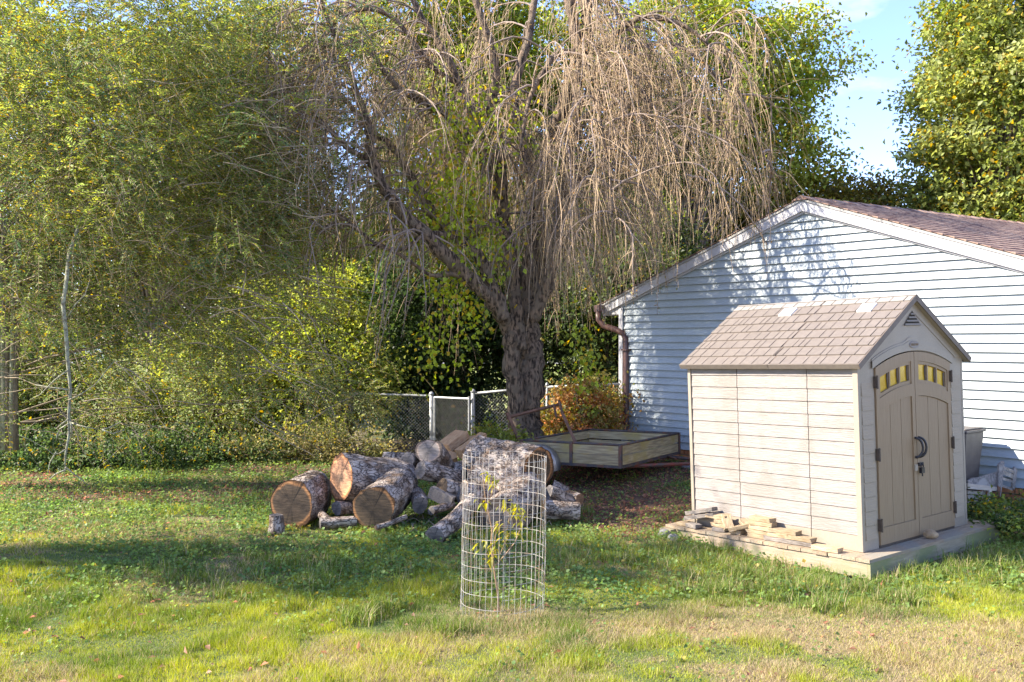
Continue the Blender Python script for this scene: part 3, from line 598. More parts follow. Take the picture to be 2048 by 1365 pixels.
# blocks piled on the left strip of the platform; coordinates in the shed frame
def rough_box(L, W, H, seed, name, mat):
    rg = random.Random(seed); nx = 3; v = []; f = []
    for i in range(nx + 1):
        x = -L / 2 + L * i / nx
        for (sy, sz) in ((-1, 0), (1, 0), (1, 1), (-1, 1)):
            v.append((x + rg.uniform(-.006, .006) * (1 if 0 < i < nx else 1.6), sy * W / 2 + rg.uniform(-.006, .006), sz * H + (rg.uniform(-.004, .004) if sz else 0)))
    for i in range(nx):
        a = i * 4; b = a + 4
        for j in range(4): f.append((a + j, a + (j + 1) % 4, b + (j + 1) % 4, b + j))
    f += [(3, 2, 1, 0), (nx * 4, nx * 4 + 1, nx * 4 + 2, nx * 4 + 3)]
    m = MB(); m.add(v, f); return m.build(name, mat, None, bevel=.003)
def blocks():
    # y along wall (0 near door end), zlevel index, length, yaw deg, material, label
    H = .042; X = -.10
    B = [
     (.28, 0, .28, 2, 'block', 'sunlit tan block nearest the shed door corner, alone at the right end of the row', 0, -.05),
     (.62, 0, .34, 1, 'block_grey', 'long grey tan block at ground row below the tapering right end of the stack', 0, 0),
     (.60, 1, .30, -2, 'block', 'thick tan block lying second from the bottom at the right end of the stack', 0, 0),
     (.86, 0, .28, 3, 'block_grey', 'dark streaked block in the bottom course under the long pale block', 0, 0),
     (.84, 1, .22, 0, 'block', 'reddish tan block in the middle course under the long pale block', 0, 0),
     (.78, 2, .32, 2, 'block', 'long pale block topping the right half of the stack', 0, .0),
     (1.08, 0, .24, 0, 'block', 'bottom block of the tallest neat stack against the shed wall', 0, 0),
     (1.07, 1, .26, 2, 'block', 'second block up in the tallest neat stack against the shed wall', 0, 0),
     (1.06, 2, .25, -3, 'block', 'yellowish block third up in the tallest neat stack', 0, 0),
     (1.05, 3, .27, 3, 'block', 'block just under the top of the tallest neat stack', 0, 0),
     (1.05, 4, .26, 0, 'block', 'topmost block of the tallest neat stack against the shed wall', 0, 0),
     (1.36, 0, .12, 8, 'block', 'short yellow tan block lying flat between the two stacks', 0, 0),
     (1.29, .55, .26, 20, 'block', 'pale block tipped sideways across the gap between the stacks', 18, -.02),
     (1.30, 1.5, .14, -25, 'block', 'small chipped block perched at the back of the gap between the stacks', -20, .05),
     (1.47, .8, .20, -38, 'block', 'pale block leaning steeply against the left stack', -38, -.03),
     (1.58, 0, .16, 4, 'block_grey', 'dark block at the bottom right of the left stack', 0, 0),
     (1.56, 1, .24, -4, 'block', 'brown block second up in the left stack', 0, 0),
     (1.55, 2, .17, 2, 'block', 'short tan block third up in the left stack', 0, 0),
     (1.62, 3, .26, 0, 'block', 'topmost tan block of the left stack', 0, 0),
     (1.84, 1.4, .42, 0, 'block_grey', 'long weathered block sloping down from the far left end', 12, .0),
     (1.86, 2.5, .40, 0, 'block_grey', 'long grey block resting on the sloping one at the far left', 13, .02),
     (2.04, 0, .18, 10, 'block', 'orange brown block low at the far left end of the platform', 0, -.03),
     (1.90, .1, .16, -10, 'block_grey', 'dark rounded block under the sloping boards at the left', 0, -.06),
    ]
    for i, (y, lv, L, yaw, mt, lab, tilt, dx) in enumerate(B):
        o = rough_box(L, .10, H - .001, i, 'timber_block', M[mt])
        lz = lv * (H + .001) + .001 + (abs(math.sin(R(tilt))) * L / 2 if tilt else 0)
        o.matrix_world = SH @ Matrix.Translation((X + dx, y, lz)) @ Matrix.Rotation(R(90 + yaw), 4, 'Z') @ Matrix.Rotation(R(tilt), 4, 'Y')
        tag(o, lab, 'block', 'timber blocks piled beside the shed')
blocks()
def lump(name, loc, size, seed, mat, label, cat, group=None, sub=3):
    import bmesh
    bm = bmesh.new(); bmesh.ops.create_icosphere(bm, subdivisions=sub, radius=1); rg = random.Random(seed)
    ks = [(Vector((rg.uniform(-1, 1), rg.uniform(-1, 1), rg.uniform(-1, 1))).normalized(), rg.uniform(.6, .95)) for _ in range(9)]
    for v in bm.verts:
        for d, h in ks:
            t = v.co.dot(d)
            if t > h: v.co -= d * (t - h)
        v.co = Vector((v.co.x * size[0], v.co.y * size[1], v.co.z * size[2])) * (1 + rg.uniform(-.015, .015))
    me = bpy.data.meshes.new(name); bm.to_mesh(me); bm.free(); me.polygons.foreach_set('use_smooth', [True] * len(me.polygons))
    o = link(name, me, mat); o.location = loc; o.rotation_euler = (0, 0, rg.uniform(0, 3)); return tag(o, label, cat, group)
q = SH @ Vector((1.0, -.10, .042)); lump('rock', q, (.075, .05, .045), 4, M['rock'], 'rounded tan rock on the platform in front of the shed doors', 'rock')
for (px, py, Y, s, lab) in ((1328, 1070, 10.25, (.1, .07, .06), 'grey concrete lump left of the platform end, partly in grass'), (1346, 1078, 10.05, (.075, .06, .055), 'small grey concrete lump touching the platform corner')):
    lump('concrete_lump', P(px, py, Y), s, int(px), M['concrete'], lab, 'stone')
lump('flat_stone', P(2044, 1064, 10.0), (.12, .1, .03), 3, M['rock'], 'flat brownish stone in the weeds right of the platform', 'stone')
lump('pale_rock', P(1374, 934, 14.4), (.11, .09, .07), 8, M['concrete'], 'pale rock under the trailer tongue beside the shed wall', 'stone')

# ------------------------------------------------------------------ log pile
def make_log(name, a, b, r, label, face='rings', r2=None, faceb=None, seed=0, cat='log', group='logs heaped on the lawn', stub=None):
    """a near-end centre, b far-end centre (world)"""
    a = Vector(a); b = Vector(b); z = (b - a); L = z.length; z.normalize()
    x = z.cross(Vector((0, 0, 1))).normalized() if abs(z.z) < .95 else Vector((1, 0, 0)); y = z.cross(x)
    mt = Matrix((x, y, z)).transposed().to_4x4(); mt.translation = a
    G = empty(name, mat=mt, label=label, cat=cat, group=group)
    r2 = r2 or r * .95; rg = np.random.default_rng(seed + 50); n = 40; m = max(6, int(L / .04))
    ph = rg.uniform(0, 6, 4); th = np.arange(n) * 2 * math.pi / n
    zz = np.linspace(0, 1, m + 1)
    prof = 1 + .06 * np.sin(2 * th + ph[0]) + .04 * np.sin(3 * th + ph[1]) + .02 * np.sin(7 * th + ph[2]) + .012 * np.sin(11 * th + ph[3])
    nn = rg.random((m + 1, n)) - .5; nn = (nn + np.roll(nn, 1, 0) * .8 + np.roll(nn, 1, 1) * .3)
    rad = ((r * (1 - zz) + r2 * zz)[:, None] * prof[None, :]) * (1 + .05 * nn + .02 * np.sin(zz * 7 + ph[2])[:, None])
    bend = .04 * L * np.sin(zz * math.pi)
    X = rad * np.cos(th) + bend[:, None]; Yv = rad * np.sin(th); Zv = np.repeat((zz * L)[:, None], n, 1)
    V = np.stack([X, Yv, Zv], -1).reshape(-1, 3); idx = np.arange((m + 1) * n).reshape(m + 1, n); nx = np.roll(idx, -1, 1)
    q = np.stack([idx[:-1], nx[:-1], nx[1:], idx[1:]], -1).reshape(-1, 4); tr = np.concatenate([q[:, [0, 1, 2]], q[:, [0, 2, 3]]])
    me = np_mesh('bark', V, tr, None, True); link('bark', me, M['log_bark'], G)
    for k, (row, zo, mtname) in enumerate(((0, -.002, face), (m, L + .002, faceb or face))):
        rr = rad[row] * .985; off = bend[row]
        vs = [(off, 0, zo)] + [(off + rr[j] * f * math.cos(th[j]), rr[j] * f * math.sin(th[j]), zo + (.004 if k == 0 else -.004) * (f == 1)) for f in (.5, 1) for j in range(n)]
        fs = [(0, 1 + j, 1 + (j + 1) % n) for j in range(n)] + [(1 + j, 1 + n + j, 1 + n + (j + 1) % n, 1 + (j + 1) % n) for j in range(n)]
        mm = MB(); mm.add(vs, fs); mm.build('cut_face', M[mtname], G)
    if stub:
        for (t, ang, ln, rs) in stub:
            base = Vector((0, 0, t * L)); d = Vector((math.cos(ang), math.sin(ang), -.35)).normalized()
            mm = MB(); mm.tube([base, base + d * (r + ln * .5), base + d * (r + ln)], [rs * 1.25, rs * 1.05, rs], 14, False, .08); kn = mm.build('stub', M['log_bark'], G, True)
            e_ = base + d * (r + ln); zz_ = d.to_track_quat('Z', 'Y').to_matrix().to_4x4(); zz_.translation = e_
            mm = MB(); mm.add([(rs * math.cos(t_ * math.pi / 8), rs * math.sin(t_ * math.pi / 8), 0) for t_ in range(16)], [tuple(range(16))]); mm.build('cut_face', M['rings_grey'], kn, mw=zz_)
    return G
LOGS = [
 # near (px,py,Y), far (px,py,Y), r, face, label
 ('log', (583, 1009, 10.6), (628, 984, 11.35), .262, 'rings', 'large bark covered log at the left end of the pile, cut face towards the lawn'),
 ('log', (681, 956, 10.95), (812, 962, 11.55), .258, 'rings_orange', 'large log lying on others with an orange sunlit cut face turned left'),
 ('log', (747, 1018, 10.45), (796, 970, 11.35), .250, 'rings', 'large log in the front centre of the pile, dark cut face ringed with orange'),
 ('log', (673, 1017, 10.75), (712, 1014, 11.0), .078, 'rings_grey', 'short thin log wedged under the raised log, between the two front ones'),
 ('log', (857, 902, 11.5), (884, 940, 12.0), .165, 'rings_grey', 'thick log on top of the heap with a grey cut face tilted to the sky'),
 ('log', (814, 921, 11.5), (850, 935, 12.0), .095, 'rings_grey', 'dark ended log just left of the topmost cut face'),
 ('log', (840, 941, 11.15), (918, 958, 11.55), .105, 'rings_grey', 'knotty log with a pale ringed end below the topmost cut face'),
 ('log', (840, 1011, 10.75), (826, 984, 11.2), .095, 'rings_grey', 'medium log with a round bluish grey end right of the front centre log'),
 ('log', (869, 1073, 9.95), (944, 1003, 10.75), .105, 'rings_grey', 'long slim log pointing out onto the lawn left of the wire cage', ),
 ('log', (882, 978, 11.0), (940, 990, 11.25), .12, 'rings', 'rotten log with torn dark bark in the hollow of the heap'),
 ('log', (1077, 938, 11.3), (955, 912, 12.0), .262, 'rings', 'largest rear log behind the wire cage, brown cut face turned right'),
 ('log', (1040, 985, 11.1), (960, 945, 11.6), .20, 'rings_grey', 'grey barked log slanting down behind the upper half of the cage'),
 ('log', (1000, 1040, 10.4), (1052, 985, 11.2), .262, 'rings_grey', 'big log with a dark grey cut face seen through the lower cage wires'),
 ('log', (1095, 986, 10.9), (1150, 1008, 11.1), .088, 'rings_grey', 'mossy log just right of the cage with a dark round end'),
 ('log', (1160, 999, 11.0), (1118, 985, 11.3), .065, 'rings_orange', 'small log at the far right of the pile with an orange end'),
 ('log', (1104, 972, 11.4), (1135, 985, 11.4), .075, 'rings_grey', 'short pale grey log behind the mossy one, near the trailer wheel'),
 ('log', (1088, 1018, 10.8), (1158, 1022, 10.85), .10, 'rings_grey', 'shaggy barked log lying flat in the ivy right of the cage'),
 ('log', (862, 1022, 10.6), (905, 1010, 10.9), .05, 'rings_grey', 'thin broken log on the ivy right of the front centre log'),
 ('log', (770, 917, 12.3), (812, 918, 12.2), .085, 'rings_grey', 'grey log lying at the back of the heap, behind the raised log'),
 ('log', (905, 948, 11.9), (975, 930, 12.1), .14, 'rings_grey', 'shaded log at the back between the topmost log and the cage'),
 ('log', (752, 1056, 10.1), (812, 1034, 10.35), .03, 'rings_orange', 'thin reddish stick of wood on the ivy below the front centre log'),
 ('log', (640, 1046, 10.42), (712, 1042, 10.55), .065, 'rings_grey', 'crooked forked branch log on the ivy between the two large front logs'),
 ('log', (925, 985, 10.9), (985, 1000, 11.1), .13, 'rings_grey', 'shaded log behind the left wires of the cage'),
]
for i, L in enumerate(LOGS):
    (nm, a, b, r, fc, lab) = L
    st = None
    if i == 4: st = None
    if i == 6: st = [(.45, R(250), .03, .055)]
    if i == 21: st = [(.25, R(200), .12, .045)]
    make_log(nm, P(*a), P(*b), r, lab, fc, seed=i, stub=st, faceb='rings_grey')
make_log('log_stump', P(552, 1030, 10.3) + Vector((0, 0, .0)), P(551, 1066, 10.3), .072, 'small upright sawn stump in front of the left log', 'rings_grey', r2=.09, seed=77, cat='stump', group=None)
def split_piece(pts2, a, b, label, mat='split_wood'):
    a = Vector(a); b = Vector(b); z = (b - a); L = z.length; z.normalize(); x = z.cross(Vector((0, 0, 1))).normalized(); y = z.cross(x)
    mt = Matrix((x, y, z)).transposed().to_4x4(); mt.translation = a
    m = MB(); k = 6; n = len(pts2); rg = random.Random(hash(label) % 999 if False else len(label)); vs = []
    for i in range(k + 1):
        for p in pts2: vs.append((p[0] * (1 + rg.uniform(-.06, .06)), p[1] * (1 + rg.uniform(-.06, .06)), L * i / k + (rg.uniform(-.01, .01) if i in (0, k) else 0)))
    fs = [(i * n + j, i * n + (j + 1) % n, (i + 1) * n + (j + 1) % n, (i + 1) * n + j) for i in range(k) for j in range(n)] + [tuple(range(n - 1, -1, -1)), tuple(range(k * n, k * n + n))]
    m.add(vs, fs); o = m.build('split_firewood', M[mat], None); o.matrix_world = mt; return tag(o, label, 'firewood', 'split firewood near the gate')
W1 = [(-.1, -.09), (.11, -.08), (.13, .02), (.0, .12), (-.08, .05)]; W2 = [(-.08, -.06), (.08, -.07), (.05, .07)]
split_piece(W1, P(905, 893, 13.2), P(960, 884, 13.7), 'thick split log lying crosswise at the back of the firewood by the gate')
split_piece(W1, P(888, 900, 13.0), P(925, 872, 13.3), 'split log with dark orange bark leaning up to the left in the firewood')
split_piece([(-.07, -.06), (.07, -.06), (.06, .05), (-.03, .08)], P(918, 909, 12.7), P(968, 874, 13.0), 'long split piece slanting up to the right on top of the firewood')
split_piece(W2, P(935, 910, 12.8), P(975, 885, 13.1), 'narrow split wedge under the long slanting piece of firewood')
split_piece(W1, P(895, 912, 12.75), P(898, 935, 12.9), 'short squat split chunk standing at the front left of the firewood')
split_piece(W2, P(850 + 10, 983, 10.9), P(905, 1005, 10.85), 'grey splintered wedge of wood between log ends in the heap', 'block_grey')
def sticks():
    rg = np.random.default_rng(5); N = 46; pa = np.zeros((N, 6, 3))
    for i in range(N):
        px = rg.uniform(800, 930) if i % 3 else rg.uniform(940, 1160); py = rg.uniform(1015, 1060); Y = 1900 * 2.1 / (py + 10 - 682.5); p = P(px, py, Y); ang = rg.uniform(0, 6.28); L = rg.uniform(.15, .6)
        for k in range(6): 
            t = k / 5; pa[i, k] = (p.x + L * t * math.cos(ang) + rg.normal() * .01, p.y + L * t * math.sin(ang) * .5, g1(p.x, p.y) + .03 + .10 * math.sin(t * 3) * rg.random())
    v, t, c = tube_arrays(pa, np.linspace(.006, .002, 6)[None, :] * np.ones((N, 1)), np.tile([[.30, .23, .17]], (N, 1)))
    o = link('stick_litter', np_mesh('stick_litter', v, t, c), M['twig']); tag(o, 'thin bare sticks strewn on the ivy around the logs', 'twigs', kind='stuff')
sticks()

# ------------------------------------------------------------------ utility trailer
def make_trailer():
    TS = 1.08; cv = Vector((0, 0, CAMZ)); A, B, C = [cv + (v - cv) * TS for v in (Vector((.139, 12.60, .783)), Vector((1.377, 12.0, .783)), Vector((2.37, 13.49, .79)))]; D = A + (C - B)
    G = empty('utility_trailer', (B.x, B.y, g1(B.x, B.y)), 'low trailer with mossy yellowed plank sides and dark steel corner posts', 'trailer'); inv = Matrix.Translation(-G.location)
    h = .262 * TS
    def side(p, q, n_out, inside=False, posts=()):
        d = (q - p); L = d.length; x = d.normalized(); 
        m0 = frame(p, x, n_out * -1)        # y points inwards
        ph = (h - .045) / 2
        for k in range(2):
            segs = [(0.02, L - .02)] if not posts else [(0.02, posts[0] - .02), (posts[0] + .02, L - .02)]
            for (a, b) in segs:
                m = MB(); m.box((a, .004, -h + .006 + k * (ph + .022)), (b, .03, -h + .006 + k * (ph + .022) + ph)); m.build('side_plank', M['plank'], G, mw=inv @ m0)
        m = MB(); m.tube([(0, .01, 0), (L, .01, 0)], .017, 8); m.build('top_rail', M['rust'], G, mw=inv @ m0, smooth=True)
        m = MB(); m.box((0, -.012, -h - .035), (L, .04, -h)); m.build('bottom_rail', M['rust'], G, mw=inv @ m0)
        for a in [0] + list(posts):
            m = MB(); m.box((a - .022, -.014, -h - .03), (a + .022, .003, .012)); m.box((a - .022, .003, -h - .03), (a - .016 if a == 0 else a + .022, .03, .0)); m.build('corner_post' if a == 0 else 'side_post', M['rust'], G, mw=inv @ m0)
    up = Vector((0, 0, 1))
    def outn(p, q): 
        return (q - p).normalized().cross(up)
    side(A, B, outn(A, B), posts=(.75,)); side(B, C, outn(B, C)); side(C, D, outn(C, D)); side(D, A, outn(D, A))
    # floor boards
    x = (B - A).normalized(); y = (D - A).normalized(); L = (B - A).length; W = (D - A).length; n = 9
    for k in range(n):
        m = MB(); p0 = A + y * (W * k / n + .01); p1 = A + y * (W * (k + 1) / n - .01); z0 = Vector((0, 0, -h - .005)); z1 = Vector((0, 0, -h + .012))
        m.add([p0 + z0 + x * .02, p0 + x * (L - .02) + z0, p1 + x * (L - .02) + z0, p1 + x * .02 + z0, p0 + z1 + x * .02, p0 + x * (L - .02) + z1, p1 + x * (L - .02) + z1, p1 + x * .02 + z1], [(3, 2, 1, 0), (4, 5, 6, 7), (0, 1, 5, 4), (1, 2, 6, 5), (2, 3, 7, 6), (3, 0, 4, 7)]); m.build('floor_board', M['plank'], G, mw=inv)
    # wheels, fenders, axle: wheel axis along y (across the trailer)
    wc = A + x * .33
    for s, base in ((-1, wc - y * .13), (1, wc + y * (W + .13))):
        c = Vector((base.x, base.y, .34)); mt = Matrix((x, y, up)).transposed().to_4x4(); mt.translation = c
        W_ = empty('wheel'); W_.parent = G; W_.matrix_local = inv @ mt
        def lathe(pr, n=32):
            m = MB(); vs = []; k = len(pr)
            for j in range(n):
                t = 2 * math.pi * j / n
                for (r, yy) in pr: vs.append((r * math.cos(t), yy, r * math.sin(t)))
            fs = [(j * k + i, j * k + i + 1, ((j + 1) % n) * k + i + 1, ((j + 1) % n) * k + i) for j in range(n) for i in range(k - 1)]
            m.add(vs, fs); return m
        lathe([(.165, -.05), (.21, -.062), (.24, -.05), (.25, 0), (.24, .05), (.21, .062), (.165, .05)]).build('tyre', M['rubber'], W_, True)
        lathe([(.168, -.055), (.16, -.045), (.15, -.02), (.11, -.015), (.10, -.03), (.05, -.035), (.045, -.06), (.0, -.062)]).build('rim', M['rim'], W_, True)
        lathe([(.0, .05), (.16, .05), (.168, .055)]).build('rim', M['rim'], W_, True)
        m = MB(); arc = [(.30 * math.cos(t), .30 * math.sin(t)) for t in np.linspace(R(-8), R(188), 18)]; arc2 = [(.285 * math.cos(t), .285 * math.sin(t)) for t in np.linspace(R(-8), R(188), 18)]
        vs = [(p[0], -.10, p[1]) for p in arc] + [(p[0], .10, p[1]) for p in arc] + [(p[0], -.10, p[1]) for p in arc2] + [(p[0], .10, p[1]) for p in arc2]; k = 18; fs = []
        for i in range(k - 1): fs += [(i, i + 1, k + i + 1, k + i), (2 * k + i, 3 * k + i, 3 * k + i + 1, 2 * k + i + 1), (i, 2 * k + i, 2 * k + i + 1, i + 1), (k + i, k + i + 1, 3 * k + i + 1, 3 * k + i)]
        m.add(vs, fs); m.build('fender', M['fender'], G, True, mw=inv @ mt)
    m = MB(); m.tube([Vector((wc.x, wc.y, .34)) - y * .13, Vector((wc.x, wc.y, .34)) + y * (W + .13)], .028, 8); m.build('axle', M['rust'], G, mw=inv)
    # tongue: A frame running right to the hitch
    tip = P(1420, 926, 13.9)
    b1 = B + x * -.3 + y * .25 + Vector((0, 0, -h - .06)); b2 = C + x * -.2 - y * .2 + Vector((0, 0, -h - .06))
    m = MB(); m.tube([b1, tip], .028, 6); m.build('tongue_bar', M['red_steel'], G, mw=inv)
    m = MB(); m.tube([b2, tip + Vector((0, .02, .03))], .025, 6); m.build('tongue_bar', M['rust'], G, mw=inv)
    m = MB(); m.tube([C + Vector((-.35, -.1, -h)), P(1352, 918, 14.0)], .014, 6); m.build('brace', M['rust'], G, mw=inv)
    # blocks under the front
    for px in (1225, 1262): 
        pp = P(px, 928, 13.35); m = MB(); m.box((pp.x - .05, pp.y, pp.z - .05), (pp.x + .05, pp.y + .9, pp.z + .01)); m.build('cross_member', M['rust'], G, mw=inv)
make_trailer()
def rusty_frame():
    a0, a1 = P(1042, 890, 13.7), P(1014, 826, 13.8); b1 = P(1118, 802, 14.3); c0 = P(1152, 888, 13.6); c1 = P(1126, 830, 13.8)
    G = empty('steel_frame', (a0.x, a0.y, a0.z), 'brown rusty steel frame leaning up at the back of the trailer', 'metal frame'); inv = Matrix.Translation(-G.location)
    for nm, p, q, r in (('upright', a0, a1, .028), ('crossbar', P(1014, 836, 13.8), P(1122, 808, 14.3), .024), ('upright', P(1108, 812, 14.2), P(1113, 835, 14.1), .02), ('upright', c0, c1, .03), ('upright', c1, b1, .02)):
        m = MB(); d = (q - p).normalized(); m.tube([p, p.lerp(q, .5), q], r, 4); m.build(nm, M['rust_brown'], G, mw=inv)
rusty_frame()

# ------------------------------------------------------------------ chair, bin
def chair():
    Y = 9.75 * GS
    G = empty('wooden_chair', P(1985, 1012, Y), 'broken garden chair of flaking grey wood leaning by the blue siding', 'chair'); inv = Matrix.Translation(-G.location)
    ux = Vector((U[0], U[1], 0)); nn = Vector((NRM[0], NRM[1], 0))
    def poly(pts, Y, th, name, mat, back=Vector((.0, 1, 0))):
        vs = [P(px, py, Y * GS) for px, py in pts]; vs2 = [v + back * th for v in vs]; n = len(pts)
        m = MB(); m.add(vs + vs2, [tuple(range(n)), tuple(range(2 * n - 1, n - 1, -1))] + [(i, i + n, (i + 1) % n + n, (i + 1) % n) for i in range(n)]); m.build(name, mat, G, mw=inv)
    poly([(1936, 962), (1945, 957), (1956, 956), (1975, 950), (1998, 944), (2000, 976), (1992, 977), (1970, 974), (1936, 972)], 9.72, .03, 'side_panel', M['grey_wood'])
    poly([(1998, 930), (2003, 925), (2008, 923), (2009, 926), (2004, 975), (2001, 996), (1998, 990), (1996, 975)], 9.68, .04, 'back_post', M['grey_wood'])
    poly([(2027, 942), (2030, 934), (2035, 940), (2032, 965), (2029, 980), (2025, 976)], 9.86, .04, 'back_post', M['grey_wood'])
    for (a, b, w_) in (((2007, 933), (2030, 943), 6), ((2006, 940), (2028, 950), 9), ((2004, 955), (2026, 962), 5), ((2003, 970), (2026, 978), 4)):
        pa = P(*a, 9.70 * GS); pb = P(*b, 9.87 * GS); dz = Vector((0, 0, -w_ * .0057)); bk = Vector((.012, .02, 0))
        m = MB(); m.add([pa, pb, pb + dz, pa + dz, pa + bk, pb + bk, pb + dz + bk, pa + dz + bk], [(0, 3, 2, 1), (4, 5, 6, 7), (0, 1, 5, 4), (3, 7, 6, 2), (0, 4, 7, 3), (1, 2, 6, 5)]); m.build('back_slat', M['grey_wood'], G, mw=inv)
    poly([(1936, 968), (1990, 974), (1998, 977), (1995, 983), (1936, 978)], 9.66, .05, 'seat_rail', M['pale_wood'])
    for k in range(3):
        poly([(1936, 982 + 9 * k), (1966 - 2 * k, 984 + 9 * k), (1965 - 2 * k, 990 + 9 * k), (1936, 989 + 9 * k)], 9.70, .03, 'seat_slat', M['pale_wood'])
    poly([(1979, 982), (1984, 982), (1978, 1012), (1971, 1012)], 9.64, .03, 'leg', M['pale_wood'])
    poly([(1968, 981), (1972, 981), (1967, 1008), (1960, 1010)], 9.76, .03, 'leg', M['pale_wood'])
    poly([(1996, 972), (2002, 976), (2000, 996), (1996, 990)], 9.62, .02, 'bracket', M['rust_brown'])
chair()
def wbin():
    c = Vector((5.28, 11.30, g1(5.28, 11.3)))
    mt = frame(c, (U[0], U[1], 0), (-NRM[0], -NRM[1], 0)); G = empty('wheelie_bin', mat=mt, label='grey brown rubbish bin half hidden behind the shed', cat='bin')
    zt = P(1945, 866, 11.1).z - c.z
    def hw(z): return .17 + .045 * z / zt
    m = MB(); vs = []
    for z in (0.05, zt * .55, zt - .06, zt):
        w = hw(z) + (.012 if z >= zt - .06 else 0)
        vs += [(-w, -w, z), (w, -w, z), (w, w, z), (-w, w, z)]
    fs = [(i * 4 + j, i * 4 + (j + 1) % 4, (i + 1) * 4 + (j + 1) % 4, (i + 1) * 4 + j) for i in range(3) for j in range(4)] + [(3, 2, 1, 0), (12, 13, 14, 15)]
    m.add(vs, fs); m.build('body', M['bin'], G, bevel=.01)
    w = hw(zt) + .03; m = MB(); m.box((-w, -w, zt + .002), (w, w, zt + .03)); m.box((-w + .03, -w + .03, zt + .031), (w - .03, w - .03, zt + .05)); m.build('lid', M['bin'], G, bevel=.008)
    m = MB(); m.tube([(-w + .02, w + .02, zt + .01), (w - .02, w + .02, zt + .01)], .014, 8); m.build('handle', M['bin'], G)
    for s in (-1, 1): m = MB(); m.tube([(s * .15, .1, .06), (s * .18, .1, .06)], .06, 16); m.build('wheel', M['rubber'], G)
wbin()

# ------------------------------------------------------------------ wire cage and sapling
def cage():
    Yc = 7.36; c = P(1003, 1224, Yc); cz = g1(c.x, c.y); G = empty('wire_cage', (c.x, c.y, cz), 'round cage of pale welded wire standing around a young tree', 'wire cage')
    r = .315; H = 1.22; n = 42; lean = Vector((.028, 0, 0)); rg = random.Random(9)
    def pos(th, z):
        rr = r * (1 + .03 * math.sin(2 * th + 1) + .018 * math.sin(3 * th + z * 3) + .012 * math.sin(7 * th + z * 5) - .05 * math.exp(-((th - 3.6) ** 2 / .15 + (z - .8) ** 2 / .02))); return Vector((rr * math.cos(th), rr * math.sin(th), z)) + lean * (z / H)
    zs = [.0 + H * k / 12 for k in range(13)]
    for k, z in enumerate(zs):
        pts = [pos(t, z + .010 * math.sin(t * 1 + k * .4) + .03 * (t / (2 * math.pi) - .5) * (1)) for t in np.linspace(-1.55, -1.55 + 2 * math.pi + .25, 60)]
        m = MB(); m.tube(pts, .0016, 4); m.build('horizontal_wire', M['wire'], G)
    for j in range(n):
        th = -1.55 + (2 * math.pi + .2) * j / n; f = (j / n * 1.03)
        pts = [pos(th + rg.uniform(-.006, .006), z) + Vector((0, 0, .03 * (f - .5))) for z in zs]
        m = MB(); m.tube(pts, .0012, 4); m.build('vertical_wire', M['wire'], G)
    # sapling
    T = empty('sapling', P(998, 1226, Yc + .02), 'thin young tree with yellow green leaves inside the wire cage', 'young tree'); inv = Matrix.Translation(-T.location)
    stem = [(998, 1230), (996, 1190), (990, 1150), (986, 1120), (982, 1095), (984, 1060), (978, 1030), (971, 1000), (967, 965), (965, 940)]
    m = MB(); m.tube([P(a, b, Yc) for a, b in stem], [.0085, .008, .0075, .007, .0065, .0055, .005, .004, .0035, .003], 7); m.build('stem', noise_mat('sapling_bark', (.26, .16, .09), (.38, .25, .15), 30, .8, .2), T, mw=inv)
    br = [[(990, 1132), (1010, 1110), (1030, 1085), (1040, 1060), (1046, 1040)], [(982, 1062), (995, 1045), (1004, 1040)], [(986, 1120), (992, 1060), (1014, 1060), (1020, 1030), (1022, 1015)], [(975, 1010), (985, 985), (983, 960), (980, 950)], [(984, 1050), (972, 1045)], [(1000, 1110), (1012, 1080), (1020, 1065)]]
    for b in br: m = MB(); m.tube([P(x, y, Yc + random.uniform(-.08, .08) * 0 + .03 * math.sin(x)) for x, y in b], [.004] * (len(b) - 1) + [.002], 5); m.build('branch', bpy.data.materials['sapling_bark'], T, mw=inv)
    cl = [(978, 950, 7, 12), (985, 965, 5, 10), (966, 1005, 6, 10), (975, 1090, 12, 16), (990, 1105, 9, 14), (1012, 1010, 9, 14), (1026, 1018, 10, 15), (1040, 1020, 7, 12), (1045, 1042, 6, 10), (1004, 1045, 5, 10), (1020, 1065, 5, 9), (980, 1120, 5, 8), (1043, 1070, 4, 8), (1012, 1070, 4, 9), (1000, 1090, 4, 10)]
    pos_ = []; 
    for (x, y, k, s) in cl:
        for _ in range(int(k * 1.3)): pos_.append(P(x + random.gauss(0, s * .55), y + random.gauss(0, s * .5), Yc + random.gauss(0, .04)))
    mats = M['leaf']
    for i, p in enumerate(pos_):
        L = random.uniform(.035, .07); a = np.array([[random.uniform(-1, 1), random.uniform(-1, 1), random.uniform(-.9, .3)]]); k = 5
        # arched leaf strip with real curl
        d = Vector(a[0]).normalized(); sd = d.cross(Vector((0, 0, 1))).normalized(); v = []; f = []
        for j in range(k):
            t = j / (k - 1); w = L * .22 * math.sin(math.pi * min(.97, t + .08)); c_ = p + d * (L * t) - Vector((0, 0, 1)) * (L * .5 * t * t); v += [c_ + sd * w + Vector((0, 0, w * .5)), c_, c_ - sd * w + Vector((0, 0, w * .5))]
        for j in range(k - 1): q_ = j * 3; f += [(q_, q_ + 1, q_ + 4, q_ + 3), (q_ + 1, q_ + 2, q_ + 5, q_ + 4)]
        me = bpy.data.meshes.new('leaf'); me.from_pydata([tuple(x) for x in v], [], f); at = me.color_attributes.new('col', 'FLOAT_COLOR', 'POINT')
        g = random.random(); cc = (.30 + .14 * g, .33 + .06 * g, .05, 1)
        at.data.foreach_set('color', list(cc) * len(v)); link('leaf', me, mats, T, inv)
cage()

